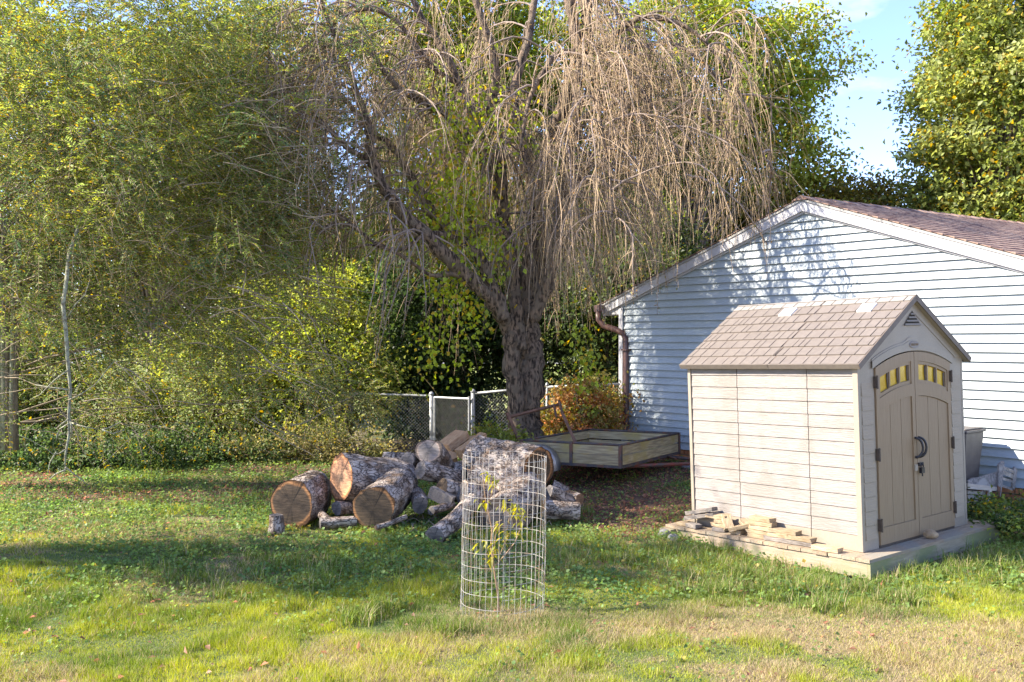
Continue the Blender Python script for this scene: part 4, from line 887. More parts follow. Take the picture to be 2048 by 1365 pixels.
# ------------------------------------------------------------------ chain link fence and gate
def chainmesh(p0, p1, H, name, parent, inv, cell=.06, z_off=0):
    """diamond mesh between two ground points; joined wires"""
    p0 = np.array(p0); p1 = np.array(p1); L = np.linalg.norm((p1 - p0)[:2]); nx = int(L / cell) + 1; paths = []
    nh = int(H / cell)
    for s in (1, -1):
        for i in range(-nh, nx + nh):
            a0 = i * cell; pts = []
            # line from (a0,0) to (a0+s*H,H)
            t0, t1 = 0.0, 1.0
            x0, x1 = a0, a0 + s * H
            lo, hi = 0, L
            dx = x1 - x0
            ts = sorted(((lo - x0) / dx, (hi - x0) / dx)); t0 = max(0, ts[0]); t1 = min(1, ts[1])
            if t1 - t0 < .02: continue
            for t in np.linspace(t0, t1, 9):
                u = (x0 + dx * t) / L; b = p0 * (1 - u) + p1 * u; n_ = np.array([-(p1 - p0)[1], (p1 - p0)[0], 0]) / L
                pts.append(b + np.array([0, 0, H * t]) + n_ * .004 * s)
            paths.append(pts)
    pa = np.array(paths); v, t, c = tube_arrays(pa, np.full(pa.shape[:2], .0017), np.tile([[.5, .5, .5]], (len(pa), 1)))
    o = link(name, np_mesh(name, v, t), M['galv'], parent, inv); o['kind'] = 'stuff'; return o
def post(parent, inv, p, H, r=.032, name='fence_post', cap=True):
    m = MB(); m.tube([p, p + Vector((0, 0, H))], r, 12); m.build(name, M['galv'], parent, mw=inv, smooth=True)
    if cap: m = MB(); pr = [(r * 1.25, 0), (r * 1.3, .02), (r * .95, .045), (r * .3, .06)]; m.tube([p + Vector((0, 0, H + h - .01)) for _, h in pr], [a for a, _ in pr], 12); m.build('post_cap', M['galv'], parent, mw=inv, smooth=True)
def bot(p, H): return Vector((p.x, p.y, p.z - H))
def fences():
    H = 1.22
    t1 = P(863, 789, 17.3); t2 = P(946, 784, 16.8); tc_ = P(1094, 771, 16.7); te = P(1240, 765, 16.25)
    G = empty('chain_link_fence', (t2.x, t2.y, t2.z - H), 'galvanised chain link fence running from the gate behind the tree to the garage', 'fence'); inv = Matrix.Translation(-G.location)
    post(G, inv, bot(t2, H), H, .036); post(G, inv, bot(tc_, H), H, .022)
    for a, b in ((t2, tc_), (tc_, te)): m = MB(); m.tube([a + Vector((0, 0, -.03)), b + Vector((0, 0, -.03))], .021, 8); m.build('top_rail', M['galv'], G, mw=inv, smooth=True); chainmesh(bot(a, H), bot(b, H), H - .0, 'chain_mesh', G, inv)
    for k in range(4): m = MB(); z = t2.z - .15 - .28 * k; m.tube([(t2.x, t2.y, z), (t2.x, t2.y, z + .02)], .042, 12); m.build('tension_band', M['galv'], G, mw=inv)
    GG = empty('fence_gate', (t1.x, t1.y, t1.z - H), 'chain link gate with a tube frame standing between two capped posts', 'gate'); inv = Matrix.Translation(-GG.location)
    a = P(869, 795, 17.25); b = P(938, 798, 16.75); a0 = bot(a, 1.12); b0 = bot(b, 1.12)
    m = MB(); m.tube([a0, a], .019, 8); m.build('gate_stile', M['galv'], GG, mw=inv); m = MB(); m.tube([b0, b + Vector((0, 0, .04))], .019, 8); m.build('gate_stile', M['galv'], GG, mw=inv)
    m = MB(); m.tube([a, b], .019, 8); m.build('gate_rail', M['galv'], GG, mw=inv); m = MB(); m.tube([a0, b0], .019, 8); m.build('gate_rail', M['galv'], GG, mw=inv)
    chainmesh(a0, b0, 1.14, 'chain_mesh', GG, inv)
    for z in (.2, .75): m = MB(); c = t1.lerp(a, .5); m.box((c.x - .05, c.y - .03, a.z - z - .03), (c.x + .05, c.y + .03, a.z - z + .03)); m.build('hinge', M['galv'], GG, mw=inv)
    m = MB(); c = b.lerp(t2, .4); m.box((c.x - .05, c.y - .03, b.z - .42), (c.x + .05, c.y + .02, b.z - .37)); m.build('latch', M['galv'], GG, mw=inv)
    GL = empty('chain_link_fence', (t1.x, t1.y, t1.z - H), 'overgrown stretch of chain link fence left of the gate under the hedge', 'fence'); inv = Matrix.Translation(-GL.location)
    post(GL, inv, bot(t1, H), H, .036)
    prev = t1
    for X in (-4.2,):
        nx_ = Vector((X, 17.3 + (abs(X) - 1.4) * .12, 1.19)); post(GL, inv, bot(nx_, H), H, .022); m = MB(); m.tube([prev + Vector((0, 0, -.03)), nx_ + Vector((0, 0, -.03))], .021, 8); m.build('top_rail', M['galv'], GL, mw=inv); chainmesh(bot(prev, H), bot(nx_, H), H, 'chain_mesh', GL, inv); prev = nx_
fences()

# ------------------------------------------------------------------ weeping cherry
def curve(pts, n=8):
    """Catmull-Rom through (Vector, r) list"""
    out = []; k = len(pts)
    for i in range(k - 1):
        p0 = pts[max(i - 1, 0)]; p1 = pts[i]; p2 = pts[i + 1]; p3 = pts[min(i + 2, k - 1)]
        for j in range(n):
            t = j / n; t2 = t * t; t3 = t2 * t
            v = .5 * ((2 * p1[0]) + (-p0[0] + p2[0]) * t + (2 * p0[0] - 5 * p1[0] + 4 * p2[0] - p3[0]) * t2 + (-p0[0] + 3 * p1[0] - 3 * p2[0] + p3[0]) * t3)
            out.append((v, p1[1] * (1 - t) + p2[1] * t))
    out.append(pts[-1]); return out
def weeping():
    tb = P(1054, 905, 15.0)
    G = empty('weeping_tree', (tb.x, tb.y, g1(tb.x, tb.y)), 'large weeping cherry with twisted limbs and bare hanging twigs', 'tree'); inv = Matrix.Translation(-G.location)
    LB = [
     [(1054, 920, 15, .40), (1052, 880, 15, .33), (1058, 820, 15, .30), (1060, 740, 15, .29), (1056, 670, 15, .25), (1060, 580, 15, .21), (1070, 480, 15.05, .17), (1082, 400, 15.1, .15), (1098, 300, 15.1, .13), (1130, 200, 15, .12), (1160, 115, 15, .12)],
     [(1046, 890, 14.9, .20), (1036, 840, 15.1, .19), (1026, 770, 15.05, .19), (1024, 690, 15.0, .18), (1008, 640, 14.9, .17), (975, 590, 14.5, .14), (930, 548, 14.4, .125), (880, 500, 14.2, .11), (820, 440, 14, .095), (770, 380, 13.9, .085), (742, 310, 13.9, .08), (735, 250, 13.9, .065), (700, 150, 13.9, .05), (660, 50, 14, .035), (630, -40, 14, .03)],
     [(1008, 640, 14.6, .11), (985, 570, 14.6, .10), (945, 500, 14.7, .09), (880, 450, 14.8, .08), (840, 380, 14.9, .07), (790, 300, 15, .06), (740, 260, 15, .05), (690, 200, 15.1, .04), (640, 160, 15.1, .03)],
     [(1040, 700, 15.0, .15), (1030, 600, 15.1, .14), (1020, 520, 15.3, .125), (1005, 430, 15.4, .11), (985, 350, 15.5, .10), (960, 270, 15.5, .085), (920, 170, 15.5, .07), (880, 90, 15.5, .06), (830, 10, 15.5, .05), (800, -80, 15.5, .04)],
     [(1008, 440, 15.4, .10), (1000, 330, 15.2, .095), (985, 220, 15.1, .085), (990, 130, 15, .07), (965, 40, 14.9, .06), (930, -60, 14.8, .05)],
     [(1002, 400, 15.4, .08), (950, 300, 15.1, .075), (905, 240, 14.9, .07), (850, 205, 14.7, .06), (790, 170, 14.5, .05), (730, 90, 14.4, .04), (690, 90, 14.3, .03)],
     [(1062, 620, 15.1, .15), (1085, 520, 15.3, .13), (1075, 420, 15.6, .11), (1045, 300, 15.8, .10), (1030, 180, 15.9, .08), (1060, 60, 16, .07), (1080, -60, 16, .05)],
     [(1068, 640, 15.0, .14), (1095, 560, 14.9, .12), (1115, 480, 14.8, .11), (1130, 380, 14.7, .10), (1140, 280, 14.8, .09), (1155, 190, 14.9, .08), (1160, 120, 15, .09)],
     [(1066, 600, 15.2, .10), (1105, 470, 15.6, .09), (1150, 380, 15.9, .08), (1210, 280, 16.1, .06), (1280, 220, 16.3, .05), (1370, 200, 16.4, .035), (1440, 260, 16.5, .02)],
     [(1160, 115, 15, .10), (1150, 60, 15, .095), (1140, 0, 15, .09), (1130, -120, 15.1, .08)],
     [(1172, 112, 15, .10), (1176, 50, 14.95, .095), (1168, -20, 14.9, .09), (1160, -130, 14.8, .07)],
     [(1165, 108, 14.95, .07), (1215, 80, 14.8, .055), (1262, 45, 14.6, .05), (1300, 36, 14.5, .045), (1360, 48, 14.4, .035), (1420, 95, 14.3, .028), (1480, 190, 14.2, .02), (1530, 320, 14.1, .012)],
     [(1165, 108, 14.9, .06), (1120, 105, 14.6, .05), (1095, 130, 14.3, .045), (1060, 200, 14, .035), (1040, 300, 13.8, .02)],
     [(1180, 100, 15, .06), (1240, 130, 14.6, .045), (1290, 190, 14.3, .03), (1340, 270, 14.1, .02), (1380, 380, 13.9, .012)],
     [(1180, 90, 15.1, .05), (1260, 95, 15.4, .045), (1350, 90, 15.8, .04), (1430, 150, 16.1, .03), (1490, 260, 16.4, .02), (1540, 420, 16.6, .012)],
     [(1160, 120, 15, .05), (1190, 160, 14.5, .04), (1200, 240, 14.0, .03), (1220, 360, 13.7, .02), (1225, 480, 13.6, .01)],
     [(890, 470, 14.3, .06), (850, 470, 14.1, .04), (800, 500, 13.9, .03), (740, 480, 13.8, .025), (690, 440, 13.7, .02), (640, 470, 13.6, .012)],
     [(960, 560, 14.5, .05), (900, 548, 14.3, .04), (860, 550, 14.1, .03), (800, 510, 13.9, .025), (740, 490, 13.8, .02), (700, 500, 13.7, .012)],
     [(745, 320, 13.9, .05), (700, 300, 13.8, .04), (650, 250, 13.7, .035), (600, 200, 13.6, .03), (560, 120, 13.6, .02)],
     [(920, 170, 15.5, .05), (860, 130, 15.2, .045), (790, 40, 15, .035), (720, 20, 14.9, .03), (650, 60, 14.8, .02)],
     [(1085, 520, 15.2, .08), (1125, 430, 15.3, .07), (1135, 330, 15.5, .06), (1170, 240, 15.6, .045), (1240, 180, 15.7, .03)],
    ]
    LB = [[(p[0], p[1], p[2] - (.35 if i not in (0, 6, 8, 14) else 0), p[3] * (.72 if p[3] > .13 else .95)) for p in l] for i, l in enumerate(LB)]
    limbs = []; mbt = MB()
    for i, l in enumerate(LB):
        pts = [(P(a, b, Y), r) for a, b, Y, r in l]; c = curve(pts, 6)
        rgx = random.Random(i); c2 = []
        for j, (v, r) in enumerate(c):
            w = min(1, j / 5) * r * .28; c2.append((v + Vector((rgx.uniform(-w, w), rgx.uniform(-w, w), rgx.uniform(-w, w) * .4)), r * (1 + rgx.uniform(-.07, .07))))
        m = MB(); m.tube([v for v, r in c2], [r for v, r in c2], 14 if i < 2 else 9, noise=.12)
        m.build('trunk' if i == 0 else 'limb', M['bark_tree'], G, True, mw=inv); limbs.append(c)
    # root flare
    m = MB()
    for k in range(6):
        an = k * 1.05 + .3; b0 = Vector((tb.x, tb.y, g1(tb.x, tb.y)))
        m.tube([b0 + Vector((.08 * math.cos(an), .08 * math.sin(an), .45)), b0 + Vector((.22 * math.cos(an), .22 * math.sin(an), .12)), b0 + Vector((.45 * math.cos(an), .55 * math.sin(an), -.05))], [.10, .08, .04], 8)
    m.build('root', M['bark_tree'], G, True, mw=inv)
    # arching branches
    rg = np.random.default_rng(11); src = []
    for i, c in enumerate(limbs):
        for j, (v, r) in enumerate(c):
            if v.z > 3.6 and j > 4:
                src += [(v, r, i)] * (2 if v.x < 1.6 else 1)
    nb = 380; Sg = 12; arch = np.zeros((nb, Sg, 3)); ar = np.zeros((nb, Sg)); ctr = np.array([tb.x, tb.y])
    for k in range(nb):
        v, r, i = src[rg.integers(len(src))]; v = np.array(v)
        d0 = v[:2] - ctr; base = math.atan2(d0[1], d0[0]) if np.linalg.norm(d0) > .6 else rg.uniform(0, 6.28)
        an = base + rg.normal() * 1.0; sp = rg.uniform(.35, 1.0); L = rg.uniform(1.0, 2.8); el = rg.uniform(-.1, .9)
        p = v.copy(); dirv = np.array([math.cos(an) * math.cos(el), math.sin(an) * math.cos(el), math.sin(el)])
        for s in range(Sg):
            arch[k, s] = p; t = s / (Sg - 1); ar[k, s] = .016 * (1 - t) + .003
            dirv = dirv + np.array([0, 0, -.17 * (1 + t)]) + rg.normal(size=3) * .09; dirv /= np.linalg.norm(dirv); p = p + dirv * L / (Sg - 1)
            e = np.array([(p[0] - .2) / (3.7 if p[0] > .2 else 4.1), (p[1] - 15) / 3.6]); q_ = np.hypot(*e)
            if q_ > 1: p[:2] -= (p[:2] - np.array([.2, 15])) * (1 - 1 / q_) * .6
    cA = np.array([.25, .19, .15]) * (1 + rg.normal(size=(nb, 1)) * .15)
    va = tube_arrays(arch, ar, cA, 4)
    v, t, c = va; o = link('branches', np_mesh('branches', v, t, c), M['twig'], G, inv); o['kind'] = 'stuff'
    # hanging twigs
    N = 12500; Sg2 = 7; tw = np.zeros((N, Sg2, 3)); tr_ = np.zeros((N, Sg2)); bi = rg.integers(nb, size=N); bs = rg.uniform(.15, 1, N)
    fi = bs * (Sg - 1); i0 = np.minimum(fi.astype(int), Sg - 2); fr = (fi - i0)[:, None]
    st = arch[bi, i0] * (1 - fr) + arch[bi, i0 + 1] * fr
    bd = unit(arch[bi, i0 + 1] - arch[bi, i0])
    d = unit(bd * .7 + rg.normal(size=(N, 3)) * .5 + np.array([0, 0, -.1]))
    L = rg.uniform(.3, 1.5, N) * (.7 + .7 * rg.random(N))
    floor_ = 2.75 + .55 * rg.random(N) - .9 * np.exp(-((st[:, 0] - 1.0) / .9) ** 2) * rg.random(N) + .35 * np.abs(st[:, 0] - .2) / 4
    low = rg.random(N) < .22; floor_ = np.where(low & (st[:, 0] < .2) & (st[:, 0] > -3) & (st[:, 1] > 14.6), rg.uniform(1.5, 2.4, N), floor_); L = np.where(low, L * 1.5, L)
    L = np.minimum(L, np.maximum(.12, (st[:, 2] - floor_) * 1.1))
    hide = ((st[:, 0] < .45) & (st[:, 1] < 14.5) & (rg.random(N) < .72)) | (rg.random(N) < .12) | ((st[:, 0] > .9) & (rg.random(N) < .2)); L = np.where(hide, .05, L)
    p = st.copy(); grav = np.where(rg.random(N) < .46, rg.uniform(.0, .22, N), rg.uniform(.3, .85, N))[:, None]; L = np.where(grav[:, 0] < .25, L * .6, L)
    for s in range(Sg2):
        tw[:, s] = p; d = unit(d + np.array([0, 0, -1]) * grav + rg.normal(size=(N, 3)) * .14); p = p + d * (L / (Sg2 - 1))[:, None]
        tr_[:, s] = (.0036 * (1 - s / Sg2) + .0013)
    cols = np.array([.37, .265, .165]) * (1 + rg.normal(size=(N, 1)) * .35).clip(.3, 1.7); cols[:, 2] *= rg.uniform(.85, 1.1, N)
    v, t, c = tube_arrays(tw, tr_, cols, 3); o = link('hanging_twigs', np_mesh('hanging_twigs', v, t, c), M['twig'], G, inv); o['kind'] = 'stuff'
    # side shoots forking off the twigs
    Q = 9000; j = rg.integers(N, size=Q); j = j[L[j] > .2]; Q = len(j); s_ = rg.integers(1, Sg2 - 1, size=Q); b0 = tw[j, s_]; dd = unit(tw[j, s_ + 1] - tw[j, s_] + rg.normal(size=(Q, 3)) * .09 + np.array([0, 0, -.02])); ln = rg.uniform(.08, .34, Q)[:, None]
    sh = np.zeros((Q, 4, 3)); p = b0.copy()
    for s in range(4): sh[:, s] = p; dd = unit(dd + rg.normal(size=(Q, 3)) * .2 + np.array([0, 0, -.18])); p = p + dd * ln / 3
    v, t, c = tube_arrays(sh, np.linspace(.0026, .0011, 4)[None] * np.ones((Q, 1)), cols[j] * .9, 3); o = link('side_shoots', np_mesh('side_shoots', v, t, c), M['twig'], G, inv); o['kind'] = 'stuff'
    # sparse remaining leaves
    K = 9000; j = rg.integers(N, size=K); s = rg.integers(1, Sg2, size=K); pos = tw[j, s] + rg.normal(size=(K, 3)) * .02
    ax = rg.normal(size=(K, 3)) + np.array([0, 0, -.7]); col = np.where(rg.random((K, 1)) < .6, np.array([[.22, .22, .05]]), np.array([[.35, .22, .08]])) * (.7 + .6 * rg.random((K, 1)))
    v, t, c = leaf_arrays(pos, ax, rg.normal(size=(K, 3)), rg.uniform(.03, .06, K), rg.uniform(.014, .024, K), col)
    o = link('leaves', np_mesh('leaves', v, t, c), M['leaf'], G, inv); o['kind'] = 'stuff'
    # climbing vine: broad bright leaves along the left limbs
    VN = empty('climbing_vine', (tb.x - .6, tb.y - .2, g1(tb.x - .6, tb.y)), 'bright green vine with heart shaped leaves hanging through the left limbs', 'vine'); iv = Matrix.Translation(-VN.location)
    cl = []; 
    for (px, py, sx, sy, n_) in ((915, 330, 45, 60, 420), (880, 400, 45, 60, 420), (930, 440, 40, 60, 380), (900, 520, 40, 50, 260), (960, 240, 30, 60, 160), (910, 240, 35, 25, 160), (1040, 240, 25, 30, 90), (990, 500, 25, 40, 120), (900, 590, 30, 40, 170), (950, 620, 22, 30, 80), (880, 700, 40, 40, 160), (1165, 700, 22, 40, 80), (1180, 745, 18, 30, 60)):
        for _ in range(n_): cl.append(P(random.gauss(px, sx), random.gauss(py, sy), random.gauss(14.3, .3)))
    cl = np.array([tuple(v) for v in cl]); K = len(cl)
    ax = rg.normal(size=(K, 3)) * .5 + np.array([0, 0, -1]); col = np.array([.34, .42, .045]) * (.5 + .9 * rg.random((K, 1))); yl = rg.random(K) < .2; col[yl] = [.5, .38, .04]
    v, t, c = leaf_arrays(cl, ax, rg.normal(size=(K, 3)) + np.array([0, -1, .3]), rg.uniform(.05, .10, K), rg.uniform(.045, .085, K), col)
    o = link('vine_leaves', np_mesh('vine_leaves', v, t, c), M['leaf'], VN, iv); o['kind'] = 'stuff'
    stems = []
    for (px, py) in ((900, 240), (930, 300), (890, 300), (960, 260), (1000, 420), (915, 450)):
        q0 = P(px, py, 15.1); ln = random.uniform(1.2, 2.4); stems.append([q0 + Vector((.1 * math.sin(k * .9 + px), .06 * math.cos(k), -ln * k / 11)) for k in range(12)])
    pa = np.array([[tuple(v) for v in s] for s in stems]); v, t, c = tube_arrays(pa, np.full(pa.shape[:2], .006), np.tile([[.2, .15, .08]], (len(pa), 1)), 4); link('vine_stems', np_mesh('vine_stems', v, t, c), M['twig'], VN, iv)['kind'] = 'stuff'
weeping()

# ------------------------------------------------------------------ generic leafy trees and shrubs
def branchset(base, ends, r0, rg, sag=.1, Sg=9):
    """curved limbs from points on a trunk axis to the ends"""
    n = len(ends); pa = np.zeros((n, Sg, 3)); ra = np.zeros((n, Sg))
    for i in range(n):
        e = ends[i]; hz = base[2] + (e[2] - base[2]) * rg.uniform(.15, .55); b = np.array([base[0], base[1], max(base[2] + .2, hz)]) + rg.normal(size=3) * .05
        c1 = b + np.array([(e[0] - b[0]) * .25, (e[1] - b[1]) * .25, (e[2] - b[2]) * .6]) + rg.normal(size=3) * .25
        for s in range(Sg):
            t = s / (Sg - 1); pa[i, s] = (1 - t) ** 2 * b + 2 * t * (1 - t) * c1 + t * t * e + rg.normal(size=3) * .03 * (1 if 0 < s else 0)
            ra[i, s] = r0 * (.42 * (1 - t) ** 1.5 + .03)
    return pa, ra
def tree(name, label, cat, base, ell, nclump, lpc, leaf, colA, colB, seed, trunk_r=.2, clump=.45, group=None, shape='leaf', yellow=.06, nlimb=60, droop=.25, hollow=.55, trans=None, mat='leaf', trunk_top=None, bark='bark_dark', flat=1.0, cull=None):
    rg = np.random.default_rng(seed); base = np.array(base, float)
    G = empty(name, tuple(base), label, cat, group); inv = Matrix.Translation(-Vector(base))
    w = np.array([e[3] * e[4] * e[5] for e in ell]); w = w / w.sum(); which = rg.choice(len(ell), size=nclump, p=w)
    d = unit(rg.normal(size=(nclump, 3))); rad = hollow + (1 - hollow) * rg.random(nclump) ** .6
    E = np.array(ell); C = E[which, :3] + d * E[which, 3:] * rad[:, None]
    C += (rg.random((nclump, 3)) - .5) * .3
    C[:, 2] = np.maximum(C[:, 2], base[2] + .15)
    if cull is not None: kk = ~cull(C); C = C[kk]; which = which[kk]
    nclump = len(C)
    top = trunk_top if trunk_top is not None else max(e[2] + .3 * e[5] for e in ell)
    if trunk_r:
        m = MB(); k = 10; pts = [(base[0] + .08 * math.sin(i * 1.1 + seed), base[1] + .08 * math.cos(i * .8), base[2] - .1 + (top - base[2]) * i / (k - 1)) for i in range(k)]
        m.tube(pts, [trunk_r * (1 - .75 * i / (k - 1)) for i in range(k)], 12, noise=.1); m.build('trunk', M[bark], G, True, mw=inv)
    idx = rg.choice(nclump, size=min(nlimb, nclump), replace=False); pa, ra = branchset(base, C[idx], max(trunk_r, .05) * .55, rg); ra = np.maximum(ra, .006)
    v, t, c = tube_arrays(pa, ra, np.tile([[.20, .16, .11]], (len(pa), 1)) * (.8 + .5 * rg.random((len(pa), 1))), 5)
    o = link('limbs', np_mesh('limbs', v, t, c), M['twig'], G, inv); o['kind'] = 'stuff'
    # leaves
    N = nclump * lpc; ci = np.repeat(np.arange(nclump), lpc); cs = clump * (.6 + .8 * rg.random(nclump))
    cen = E[which, :3]; out = unit(C - cen)[ci] if len(cen) == nclump else unit(C - E[0, :3])[ci]
    if shape == 'leaf':
        off = rg.normal(size=(N, 3)) * (cs[ci] * .55)[:, None] * np.array([1, 1, .65 * flat]); pos = C[ci] + off
        ax = rg.normal(size=(N, 3)) * .8 + out * .5 + np.array([0, 0, -droop]); nr = rg.normal(size=(N, 3)) * .6 + np.array([0, 0, 1.0])
        ln = leaf * (.7 + .6 * rg.random(N)); wd = ln * rg.uniform(.5, .8, N)
    else:   # sprays of small paired leaflets on arching twigs
        ns = lpc // 14; NS = nclump * ns; si = np.repeat(np.arange(nclump), ns); o_ = C[si] + rg.normal(size=(NS, 3)) * (cs[si] * .5)[:, None]
        a = unit(unit(C - cen)[si] * .5 + rg.normal(size=(NS, 3)) * .55 + np.array([.35, -.15, .05])); L = rg.uniform(.2, .46, NS)
        tw = []; pos = []; ax = []; nr = []; ln = []
        K = 7; sd_ = unit(np.cross(a, rg.normal(size=(NS, 3)) * .35 + np.array([0, 0, 1.])))
        tp = np.zeros((NS, 4, 3))
        for s in range(4): tt = s / 3; tp[:, s] = o_ + a * (L * tt)[:, None] - np.array([0, 0, 1]) * (L * droop * tt * tt)[:, None]
        for k_ in range(K):
            tt = (k_ + .5) / K; b = o_ + a * (L * tt)[:, None] - np.array([0, 0, 1]) * (L * droop * tt * tt)[:, None]
            for sgn in (1, -1):
                pos.append(b); ax.append(sd_ * sgn + a * .55 + rg.normal(size=(NS, 3)) * .12); nr.append(np.cross(sd_, a) + rg.normal(size=(NS, 3)) * .25); ln.append(leaf * (.8 + .4 * rg.random(NS)))
        pos = np.concatenate(pos); ax = np.concatenate(ax); nr = np.concatenate(nr); ln = np.concatenate(ln); wd = ln * .38; N = len(pos)
        ci = np.tile(si, 2 * K)
        v, t, c = tube_arrays(tp, np.full((NS, 4), .0026), np.tile([[.42, .31, .18]], (NS, 1)), 3); link('twigs', np_mesh('twigs', v, t, c), M['twig'], G, inv)['kind'] = 'stuff'
    ct = rg.random((nclump, 1)); col = ((np.array(colA) * (1 - ct) + np.array(colB) * ct) * (.7 + .6 * rg.random((nclump, 1))))[ci] * (.55 + .9 * rg.random((N, 1)))
    yl = rg.random(N) < yellow; col[yl] = np.array([.40, .30, .05]) * (.6 + .6 * rg.random((yl.sum(), 1)))
    v, t, c = leaf_arrays(pos, ax, nr, ln, wd, col); o = link('crown', np_mesh('crown', v, t, c), M[mat], G, inv); o['kind'] = 'stuff'
    return G

def gaps(C):
    px = 1024 + F * C[:, 0] / C[:, 1]; py = 682.5 - F * (C[:, 2] - CAMZ) / C[:, 1]; k = np.zeros(len(C), bool)
    for (a, b, c, d) in ((190, 245, 48, 40), (110, 45, 30, 25), (225, 45, 26, 22), (60, 690, 60, 14), (330, 690, 60, 22), (590, 75, 16, 16)): k |= ((px - a) / c) ** 2 + ((py - b) / d) ** 2 < 1
    return k
# left feathery tree, arching over the lawn
GL = (.06, .095, .035); GD = (.035, .065, .038); YG = (.20, .27, .05); YB = (.34, .36, .08)
tree('feathery_tree', 'broad tree with fine feathery leaves arching over the left of the lawn', 'tree', (-8.4, 13.4, 0), [(-6.0, 12.8, 4.6, 3.0, 2.4, 2.3), (-4.4, 13.2, 3.6, 2.3, 2.0, 1.5), (-3.2, 13.6, 4.4, 1.5, 1.6, 1.6), (-5.0, 13.0, 6.2, 3.2, 2.4, 1.5), (-3.7, 14.0, 1.9, 1.6, 1.2, .9), (-6.6, 12.4, 2.8, 1.3, 1.4, .9), (-3.0, 15.0, 1.3, 1.2, .9, .7), (-5.6, 14.6, 1.5, 1.6, .8, .8), (-7.0, 12.9, 1.6, 1.3, 1.0, .8), (-4.7, 13.6, 2.3, 1.7, 1.1, .9)],
     700, 280, .052, (.27, .31, .06), (.10, .17, .075), 21, trunk_r=.16, clump=.5, shape='spray', yellow=.09, nlimb=55, droop=.35, hollow=.1, bark='bark_dark', cull=gaps)
def left_stems():
    G = empty('multi_stem_shrub', (-7.05, 13.2, 0), 'cluster of slim tan stems at the left edge under the feathery tree', 'shrub'); inv = Matrix.Translation(-G.location)
    for k, (px0, px1) in enumerate(((8, 4), (16, 14), (24, 28), (30, 40), (2, -6))):
        m = MB(); m.tube([P(px0 + random.uniform(-2, 2), 900, 13), P(px0, 800, 13), P((px0 + px1) / 2, 680, 13), P(px1, 560, 13), P(px1 + random.uniform(-20, 30), 420, 13)], [.045, .04, .036, .03, .02], 8, noise=.1); m.build('stem', M['bark_dark'] if k % 2 else M['lichen'], G, True, mw=inv)
    H = empty('hanging_branch', P(135, 560, 11.2), 'dead lichen covered branch hanging down to the grass at the left', 'branch'); inv = Matrix.Translation(-H.location)
    m = MB(); m.tube([P(230, 330, 13.0), P(190, 390, 12.5), P(158, 450, 12.0), P(138, 510, 11.6), P(133, 560, 11.3)] + [P(x, y, 11.2) for x, y in ((126, 610), (132, 665), (135, 720), (141, 780), (137, 830), (138, 870), (131, 910), (130, 945))], [.012, .017, .021, .024, .025, .025, .024, .023, .02, .018, .015, .012, .007], 8, noise=.2); m.build('main_stem', M['lichen'], H, True, mw=inv)
    subs = [[(138, 838), (124, 848), (112, 858)], [(137, 848), (120, 858), (114, 870), (113, 882)], [(139, 835), (142, 850), (143, 872), (136, 886)], [(140, 845), (160, 852), (185, 857), (205, 860)], [(130, 900), (118, 908), (104, 908), (96, 900), (60, 880), (36, 870)], [(131, 940), (112, 948), (98, 960)], [(131, 935), (150, 950), (165, 960), (175, 975)], [(138, 800), (160, 790), (190, 770), (230, 720)], [(137, 740), (110, 760), (80, 790), (60, 800)], [(133, 640), (150, 610), (170, 590), (180, 560)], [(136, 780), (100, 775), (70, 770)], [(205, 860), (220, 855), (240, 845)], [(205, 860), (225, 868), (250, 860)], [(112, 905), (100, 925), (96, 945)]]
    for s in subs: m = MB(); m.tube([P(x, y, 11.2 + .1 * math.sin(i + x)) for i, (x, y) in enumerate(s)], [.010 - .0022 * min(i, 3) for i in range(len(s))], 6); m.build('side_twig', M['lichen'], H, True, mw=inv)
left_stems()
def bare_tangle():
    rg = np.random.default_rng(33); N = 1100; Sg = 8; pa = np.zeros((N, Sg, 3)); 
    for i in range(N):
        px = rg.uniform(-20, 620); py = rg.uniform(150, 860); Y = rg.uniform(11.8, 14.5); p = np.array(P(px, py, Y)); an = rg.uniform(-.6, .8) if rg.random() < .7 else rg.uniform(0, 6.28); el = rg.uniform(-.7, .5); L = rg.uniform(.4, 1.4); d = np.array([math.cos(an) * math.cos(el), math.sin(an) * math.cos(el) * .6, math.sin(el)])
        for s in range(Sg): pa[i, s] = p; d = unit(d + rg.normal(size=3) * .14 + np.array([0, 0, -.05])); p = p + d * L / Sg
        pa[i, :, 2] = np.maximum(pa[i, :, 2], .05)
    pa = pa[(pa[:, 0, 2] > 2.4) | (rg.random(N) < .35)]; N = len(pa)
    v, t, c = tube_arrays(pa, np.linspace(.007, .002, Sg)[None] * rg.uniform(.6, 1.5, (N, 1)), np.array([.32, .25, .17]) * (.6 + .8 * rg.random((N, 1))), 4)
    o = link('bare_twig_tangle', np_mesh('bare_twig_tangle', v, t, c), M['twig']); tag(o, 'tangle of bare tan twigs woven through the feathery tree', 'twigs', kind='stuff')
bare_tangle()
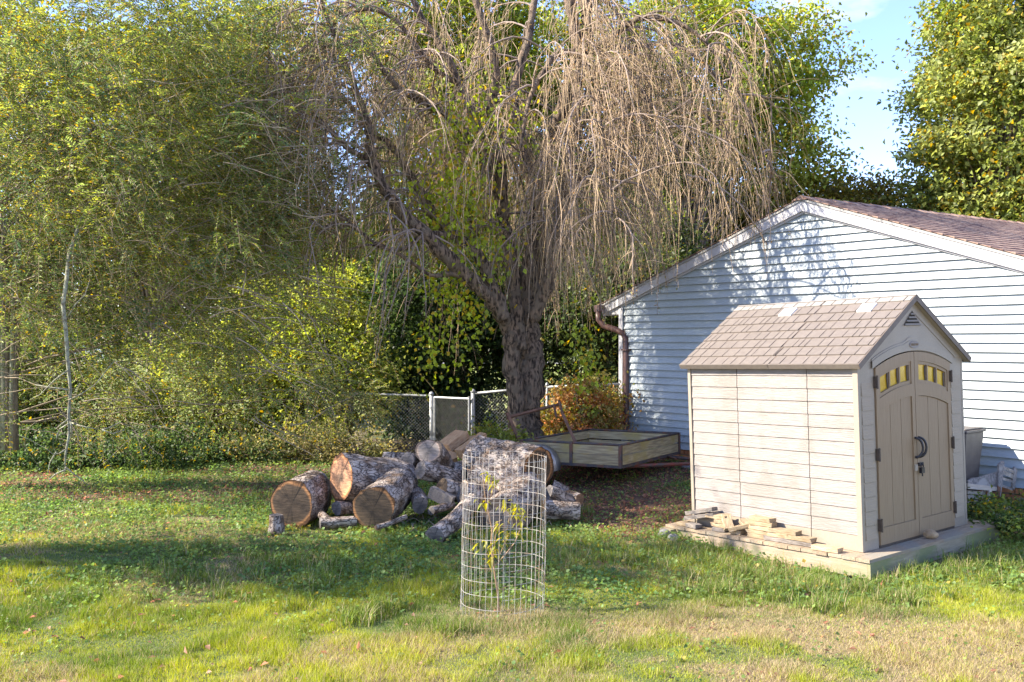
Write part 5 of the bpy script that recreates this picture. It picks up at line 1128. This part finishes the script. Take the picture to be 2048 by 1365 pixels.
# hedge and shrubs along the fence and beyond
hg = 'shrubs growing along the back fence'
tree('hedge_shrub', 'rambling sunlit shrub with yellow green leaves left of the gate', 'shrub', (-3.1, 18.0, 0), [(-3.6, 18.0, 1.2, 1.3, .8, 1.2), (-4.2, 18.6, 2.3, 1.3, .9, 1.0), (-3.3, 18.6, 2.6, .7, .7, .9)], 230, 120, .075, YG, YB, 41, trunk_r=.08, clump=.4, group=hg, nlimb=80, hollow=.4)
tree('hedge_shrub', 'mid green straggly shrub over the fence below the feathery tree', 'shrub', (-5.8, 18.2, 0), [(-5.8, 18.2, 1.1, 1.9, .9, 1.2), (-5.0, 18.6, 1.8, 1.4, .8, .8)], 190, 110, .07, (.13, .19, .05), YB, 42, trunk_r=.08, clump=.42, group=hg, nlimb=80, hollow=.4)
tree('hedge_shrub', 'dark leafy shrub at the left edge of the back fence', 'shrub', (-9.2, 17.4, 0), [(-9.0, 17.4, 1.2, 2.0, .9, 1.3)], 210, 110, .07, (.08, .13, .04), (.18, .22, .05), 43, trunk_r=.08, clump=.42, group=hg, nlimb=60, hollow=.4)
tree('evergreen_shrub', 'dark glossy evergreen shrub behind the gate', 'shrub', (-1.2, 20.2, 0), [(-1.3, 20.2, 1.6, 2.0, 1.2, 1.9), (-.8, 20.0, 3.0, 1.9, 1.0, 1.2)], 380, 110, .10, (.03, .055, .02), (.06, .10, .03), 44, trunk_r=.1, clump=.5, group='evergreens behind the fence', nlimb=50, yellow=.01, hollow=.3)
tree('evergreen_shrub', 'dark evergreen shrub between the weeping tree and the garage', 'shrub', (2.0, 19.6, 0), [(1.9, 19.6, 1.8, 1.7, 1.2, 2.0), (2.6, 19.9, 2.8, 1.5, 1.1, 1.3)], 280, 110, .09, (.04, .07, .025), (.11, .14, .04), 45, trunk_r=.1, clump=.5, group='evergreens behind the fence', nlimb=50, yellow=.03, hollow=.3)
tree('bramble_mound', 'sunny bush spilling over the ground between hedge and gate', 'shrub', (-2.6, 16.3, 0), [(-3.0, 16.5, .2, 1.2, .5, .4), (-4.4, 16.7, .2, 1.2, .5, .35)], 90, 90, .05, (.15, .18, .06), (.28, .24, .10), 46, trunk_r=0, clump=.28, nlimb=40, hollow=.2)
tree('ivy_bank', 'dark ivy bank at the foot of the hedge on the left', 'ivy', (-7.2, 16.0, 0), [(-7.4, 16.0, .1, 2.6, .9, .45), (-5.4, 16.6, .1, 1.8, .5, .35)], 220, 110, .06, (.05, .09, .035), (.09, .14, .04), 47, trunk_r=0, clump=.3, nlimb=30, hollow=.2)
tree('vine_heap', 'heap of dry orange leaves and green vines between trunk and garage', 'brush pile', (1.1, 15.6, .1), [(1.0, 15.8, .55, .8, .3, .45), (1.35, 15.8, 1.0, .42, .25, .4), (.65, 15.6, .8, .35, .2, .3), (1.7, 16.0, .9, .2, .15, .5), (.9, 15.7, 1.25, .25, .15, .25)], 105, 95, .07, (.50, .24, .12), (.26, .34, .07), 48, trunk_r=0, clump=.25, nlimb=40, yellow=.12, hollow=.2)
tree('weed_clump', 'bright weeds growing at the foot of the weeping tree', 'weeds', (-.3, 14.0, .2), [(-.35, 13.9, .5, .45, .3, .35), (.1, 13.9, .45, .35, .25, .3)], 50, 80, .06, YG, YB, 49, trunk_r=0, clump=.2, nlimb=25, hollow=.2)
# trees beyond
bgp = 'trees standing beyond the garage and fence'
tree('tall_tree', 'tall tree with yellow green feathery leaves behind the weeping tree', 'tree', (4.4, 26, .1), [(5.2, 26, 9.2, 2.6, 2.2, 3.2), (7.0, 26, 7.5, 1.8, 1.8, 1.8), (3.0, 26.5, 6.0, 2.4, 2.0, 2.2), (7.4, 26, 9.9, 2.1, 2, 1.2), (1.5, 26, 9.5, 2.6, 2, 2.5)], 760, 85, .13, (.19, .27, .04), (.32, .35, .08), 51, trunk_r=.22, clump=.52, group=bgp, nlimb=300, yellow=.1, hollow=.3)
tree('maple_tree', 'dense maple with pale green leaves behind the right of the garage', 'tree', (12.6, 25, .1), [(13.9, 25, 7.2, 3.4, 2.8, 4.6), (14.0, 25, 4.6, 3.8, 2.4, 2.6), (13.4, 25, 10.8, 2.6, 2.2, 2.6), (11.6, 26, 4.4, 1.7, 1.6, 1.7)], 1050, 130, .14, (.16, .21, .045), (.32, .35, .12), 52, trunk_r=.3, clump=.5, group=bgp, nlimb=300, yellow=.10, hollow=.45)
tree('maple_tree', 'lower rounded tree with reddish tips between the tall tree and the maple', 'tree', (9.0, 27, .1), [(8.6, 27, 4.6, 2.6, 2, 2.2), (7.0, 27.5, 4.6, 1.7, 1.8, 2.0), (10.9, 27.5, 4.6, 1.7, 1.6, 2.0), (9.4, 27.5, 6.4, 1.0, 1, 1.0)], 430, 120, .13, (.13, .17, .03), (.24, .18, .06), 53, trunk_r=.16, clump=.6, group=bgp, nlimb=80, yellow=.12, hollow=.35)
tree('broadleaf_tree', 'green tree seen through the bare limbs left of centre', 'tree', (-1.4, 25, .0), [(-1.2, 25, 7.0, 2.8, 2.2, 3.4), (-.4, 25, 3.6, 2.6, 2.0, 1.9), (-2.0, 25, 10.5, 2.6, 2, 2), (-5.0, 25, 3.4, 2.0, 2, 2.2)], 640, 120, .13, (.13, .20, .04), (.30, .33, .06), 54, trunk_r=.2, clump=.6, group=bgp, nlimb=90, yellow=.08, hollow=.3)
tree('broadleaf_tree', 'yellowish tree rising behind the feathery tree at the left', 'tree', (-9.0, 24, .0), [(-9.0, 24, 6.6, 3.0, 2.4, 3.4), (-6.4, 24, 5.4, 2.2, 2, 2.2), (-6.8, 24.5, 8.8, 2.4, 2, 2), (-11.5, 24, 8, 2.4, 2, 3)], 620, 110, .13, (.15, .21, .04), (.36, .35, .07), 55, trunk_r=.25, clump=.62, group=bgp, nlimb=90, yellow=.12, hollow=.3, cull=gaps)
tree('conifer', 'dark conifer in the gap between the weeping twigs and the garage roof', 'tree', (3.4, 22.6, .2), [(3.4, 22.6, 2.6, 1.6, 1.3, 1.7), (3.4, 22, 4.2, .9, .9, 1.3)], 230, 120, .09, (.03, .055, .02), (.12, .15, .03), 56, trunk_r=.14, clump=.45, group=bgp, nlimb=40, yellow=.03, hollow=.3)
# off frame trees at the left whose shade falls over the lawn
tree('shade_tree', 'leafy tree just outside the left edge whose shade crosses the lawn', 'tree', (-9.6, 9.0, 0), [(-8.8, 8.4, 5.4, 2.9, 1.4, 2.3), (-7.0, 8.3, 4.0, 1.3, .9, 1.0)], 54, 90, .13, GL, YG, 61, trunk_r=.2, clump=.55, nlimb=60, hollow=.2)
# distant woodland, road, car
def far_stuff():
    rg = np.random.default_rng(70); C = []
    for k in range(2400):
        x = rg.uniform(-60, 70); y = rg.uniform(86, 98) ; C.append((x, y, rg.uniform(0, 15 + 3 * math.sin(x * .13) + 2 * math.sin(x * .41 + 1))))
    C = np.array(C); n = 60; ci = np.repeat(np.arange(len(C)), n); pos = C[ci] + rg.normal(size=(len(ci), 3)) * .9
    col = (np.array([.08, .12, .03]) + rg.random((len(C), 1)) * np.array([.12, .09, .02]))[ci] * (.7 + .6 * rg.random((len(ci), 1)))
    v, t, c = leaf_arrays(pos, rg.normal(size=pos.shape), rg.normal(size=pos.shape), rg.uniform(.4, .7, len(ci)), rg.uniform(.3, .5, len(ci)), col)
    o = link('far_woodland', np_mesh('far_woodland', v, t, c), M['leaf']); tag(o, 'distant line of woodland beyond the street', 'woodland', kind='stuff')
    m = MB(); n = 30
    for i in range(n): pass
    xs = np.linspace(-90, 90, 30); vs = []; fs = []
    for i, x in enumerate(xs): vs += [(x, 62, g1(x, 62) + .03), (x, 70, g1(x, 70) + .03)]
    for i in range(29): a = i * 2; fs.append((a, a + 2, a + 3, a + 1))
    m.add(vs, fs); o = m.build('road', M['asphalt']); tag(o, kind='structure')
    # white estate car
    c = Vector((-28.2, 60.0, g1(-28, 60) + .02)); G = empty('parked_car', c, 'white car parked on the street, glimpsed through the left foliage', 'car'); G.rotation_euler = (0, 0, R(20))
    pr = [(-2.2, .35), (-2.25, .9), (-2.0, 1.05), (-1.75, 1.6), (.5, 1.65), (1.2, 1.1), (2.1, .95), (2.25, .6), (2.2, .35)]
    m = MB(); m.prism(pr, -.88, .88); m.build('body', M['white_paint'], G, bevel=.06)
    m = MB(); m.prism([(-1.6, 1.1), (-1.45, 1.5), (.4, 1.54), (.95, 1.1)], -.89, .89); m.build('side_window', M['glass'], G)
    m = MB(); m.box((-2.16, -.7, 1.12), (-1.9, .7, 1.5)); m.build('rear_window', M['glass'], G)
    for s in (-1, 1):
        m = MB(); m.box((-2.27, s * .8 - .08, .85), (-2.0, s * .8 + .08, 1.2)); m.build('tail_lamp', M['red_lamp'], G)
        for x in (-1.4, 1.4): m = MB(); m.tube([(x, s * .72, .33), (x, s * .92, .33)], .33, 20); m.build('wheel', M['rubber'], G)
far_stuff()

# ------------------------------------------------------------------ lawn: grass, clover and ivy, litter
def in_platform(x, y):
    q = np.stack([x - 3.228, y - 8.73], -1); a = q @ np.array([.792, .610]); b = q @ np.array([-.610, .792]); return (a > -.25) & (a < 2.25) & (b > -.24) & (b < 2.3)
def lawn():
    rg = np.random.default_rng(90)
    def sample(n, y0, y1):
        y = np.sqrt(rg.uniform(y0 ** 2, y1 ** 2, n)); x = rg.uniform(-.58, .58, n) * y; ok = ~in_platform(x, y); d = (x - PK[0]) * NRM[0] + (y - PK[1]) * NRM[1]; ok &= d > .02; return x[ok], y[ok]
    # short blades
    parts = []
    for (n, y0, y1, w, h) in ((300000, 5.7, 8.2, .0045, .042), (170000, 8.2, 11, .006, .045), (60000, 11, 15, .009, .05)):
        x, y = sample(n, y0, y1); N = len(x); dr = dryness(x, y); mu = mulch(x, y); keep = rg.random(N) > mu * .9; x, y, dr = x[keep], y[keep], dr[keep]; N = len(x)
        z = gz(x, y); H = h * (.4 + 1.1 * rg.random(N)) * (.35 + 1.3 * np.maximum(sstep(.3, .7, fbm(x, y, .35, 40)), .35 * dr)) * (1 - .35 * dr); an = rg.uniform(0, 6.28, N); tl = np.abs(rg.normal(size=N)) * .6 + dr * .3
        b = np.stack([x, y, z - .004], -1); tip = b + np.stack([np.cos(an) * H * tl, np.sin(an) * H * tl, H], -1)
        ao = rg.uniform(0, 6.28, N); sd_ = np.stack([np.cos(ao), np.sin(ao), np.zeros(N)], -1) * w * .5
        V = np.stack([b - sd_, b + sd_, tip], 1).reshape(-1, 3); T = np.arange(3 * N).reshape(-1, 3)
        isd = rg.random(N) < (.12 + .8 * dr); g = rg.random((N, 1)); tone = fbm(x, y, .9, 44)[:, None]
        tone = sstep(.3, .7, tone); green = np.array([.12, .19, .03]) * (1 - tone) + np.array([.38, .41, .05]) * tone; green = green * (.6 + .8 * g); straw = np.array([.42, .34, .19]) * (.6 + .8 * g)
        parts.append((V, T, np.repeat(np.where(isd[:, None], straw, green), 3, 0)))
    V, T, C = merge(parts); o = link('grass', np_mesh('grass', V, T, C), M['grass']); tag(o, 'short patchy lawn grass, green with straw coloured spots', 'grass', kind='stuff')
    # longer tufts
    px = []; 
    for (cx_, cy_, n, s) in ((1290, 1110, 40, 60), (1400, 1120, 60, 70), (1480, 1150, 60, 80), (1600, 1160, 60, 90), (1720, 1170, 50, 70), (1850, 1150, 60, 80), (1960, 1130, 60, 60), (1430, 1180, 14, 30), (1640, 1215, 14, 30), (1800, 1200, 14, 30), (740, 1230, 16, 30), (780, 1215, 10, 20), (900, 1260, 9, 15), (440, 1150, 25, 90), (600, 1160, 25, 120), (700, 1150, 20, 80), (150, 1180, 20, 100), (1160, 1120, 25, 60), (870, 1180, 10, 60), (1150, 1030, 10, 40)):
        for _ in range(n): px.append((random.gauss(cx_, s), random.gauss(cy_, s * .22)))
    X = []; Y = []
    for a, b in px:
        if b < 1010: continue
        yy = 1900 * 2.08 / (b - 682.5); X.append((a - 1024) * yy / 1900); Y.append(yy)
    X = np.array(X); Y = np.array(Y); ok = ~in_platform(X, Y); X = X[ok]; Y = Y[ok]
    nb = 26; N = len(X) * nb; ci = np.repeat(np.arange(len(X)), nb); hh = rg.uniform(.07, .17, len(X))[ci]; x = X[ci] + rg.normal(size=N) * .035; y = Y[ci] + rg.normal(size=N) * .035; z = gz(x, y)
    an = rg.uniform(0, 6.28, N); sp = rg.uniform(.1, 1.0, N); L = hh * (.6 + .7 * rg.random(N)); K = 4; vs = []
    sd_ = np.stack([-np.sin(an), np.cos(an), np.zeros(N)], -1)
    for k in range(K):
        t = k / (K - 1); c = np.stack([x + np.cos(an) * L * sp * t * t * .9, y + np.sin(an) * L * sp * t * t * .9, z + L * (t - .35 * sp * t * t)], -1); w = .0035 * (1 - t) + .0004
        vs += [c - sd_ * w, c + sd_ * w]
    V = np.stack(vs, 1).reshape(-1, 3); b = np.arange(N)[:, None] * 2 * K; T = []
    for k in range(K - 1): T += [b + [2 * k, 2 * k + 1, 2 * k + 3], b + [2 * k, 2 * k + 3, 2 * k + 2]]
    T = np.concatenate(T, 1).reshape(-1, 3); col = np.array([.16, .22, .04]) * (.5 + .9 * rg.random((N, 1))); dd = rg.random(N) < .15; col[dd] = [.45, .38, .2]
    o = link('long_grass', np_mesh('long_grass', V, T, np.repeat(col, 2 * K, 0)), M['grass']); tag(o, 'longer arching grass tufts around the platform and lawn', 'grass', kind='stuff')
    # round leaved ground cover
    x, y = sample(150000, 5.8, 17.5); den = sstep(7.0, 8.6, y) * sstep(.36, .5, fbm(x, y, .7, 60) + .12 * sstep(8.5, 10, y)) * (1 - .35 * sstep(11, 15, y)) + .22 * sstep(.50, .58, fbm(x, y, .4, 64))
    den *= 1 - .75 * mulch(x, y); den *= (1 - .7 * dryness(x, y)); k = rg.random(len(x)) < den; x, y = x[k], y[k]; N = len(x); h = rg.uniform(.02, .075, N)
    pos = np.stack([x, y, gz(x, y) + h], -1); sz = rg.uniform(.02, .045, N) * (.75 + .25 * sstep(6.8, 8.5, y) + .25 * sstep(12, 16, y)); ax = np.stack([rg.normal(size=N), rg.normal(size=N), rg.normal(size=N) * .35], -1); nr = rg.normal(size=(N, 3)) * .35 + np.array([-.1, -.15, 1])
    tone = fbm(x, y, .8, 66)[:, None]; col = (np.array([.09, .19, .06]) * (1 - tone) + np.array([.26, .34, .085]) * tone) * (.6 + .8 * rg.random((N, 1))); yl = rg.random(N) < .03; col[yl] = [.42, .34, .08]
    v, t, c = leaf_arrays(pos, ax, nr, sz, sz * 1.05, col, fold=.12); o = link('ground_ivy', np_mesh('ground_ivy', v, t, c), M['leaf']); tag(o, 'round leaved ground ivy and clover spreading through the lawn', 'ground cover', kind='stuff')
    # fallen leaves
    x, y = sample(60000, 5.8, 19); k = rg.random(len(x)) < (.05 + .95 * mulch(x, y)); x, y = x[k], y[k]; N = len(x); pos = np.stack([x, y, gz(x, y) + rg.uniform(.004, .03, N)], -1); sz = rg.uniform(.025, .07, N)
    col = np.array([.36, .20, .13]) * (.4 + 1.1 * rg.random((N, 1))) * np.array([1, rg.uniform(.85, 1.15), 1]); 
    v, t, c = leaf_arrays(pos, rg.normal(size=(N, 3)) * np.array([1, 1, .25]), rg.normal(size=(N, 3)) * .5 + np.array([0, 0, 1]), sz, sz * .55, col); o = link('leaf_litter', np_mesh('leaf_litter', v, t, c), M['leaf']); tag(o, 'brown fallen leaves and mulch beneath the trailer and trees', 'leaf litter', kind='stuff')
    # weeds right of the platform
lawn()
tree('weed_clump', 'dense green weeds in front of the broken chair, right of the shed', 'weeds', (6.0, 10.4, .08), [(6.0, 10.5, .12, .9, .35, .16), (5.5, 9.9, .06, .6, .5, .12), (6.2, 10.9, .25, .5, .1, .12)], 90, 90, .045, (.06, .11, .03), (.18, .22, .05), 81, trunk_r=0, clump=.16, nlimb=20, hollow=.1)
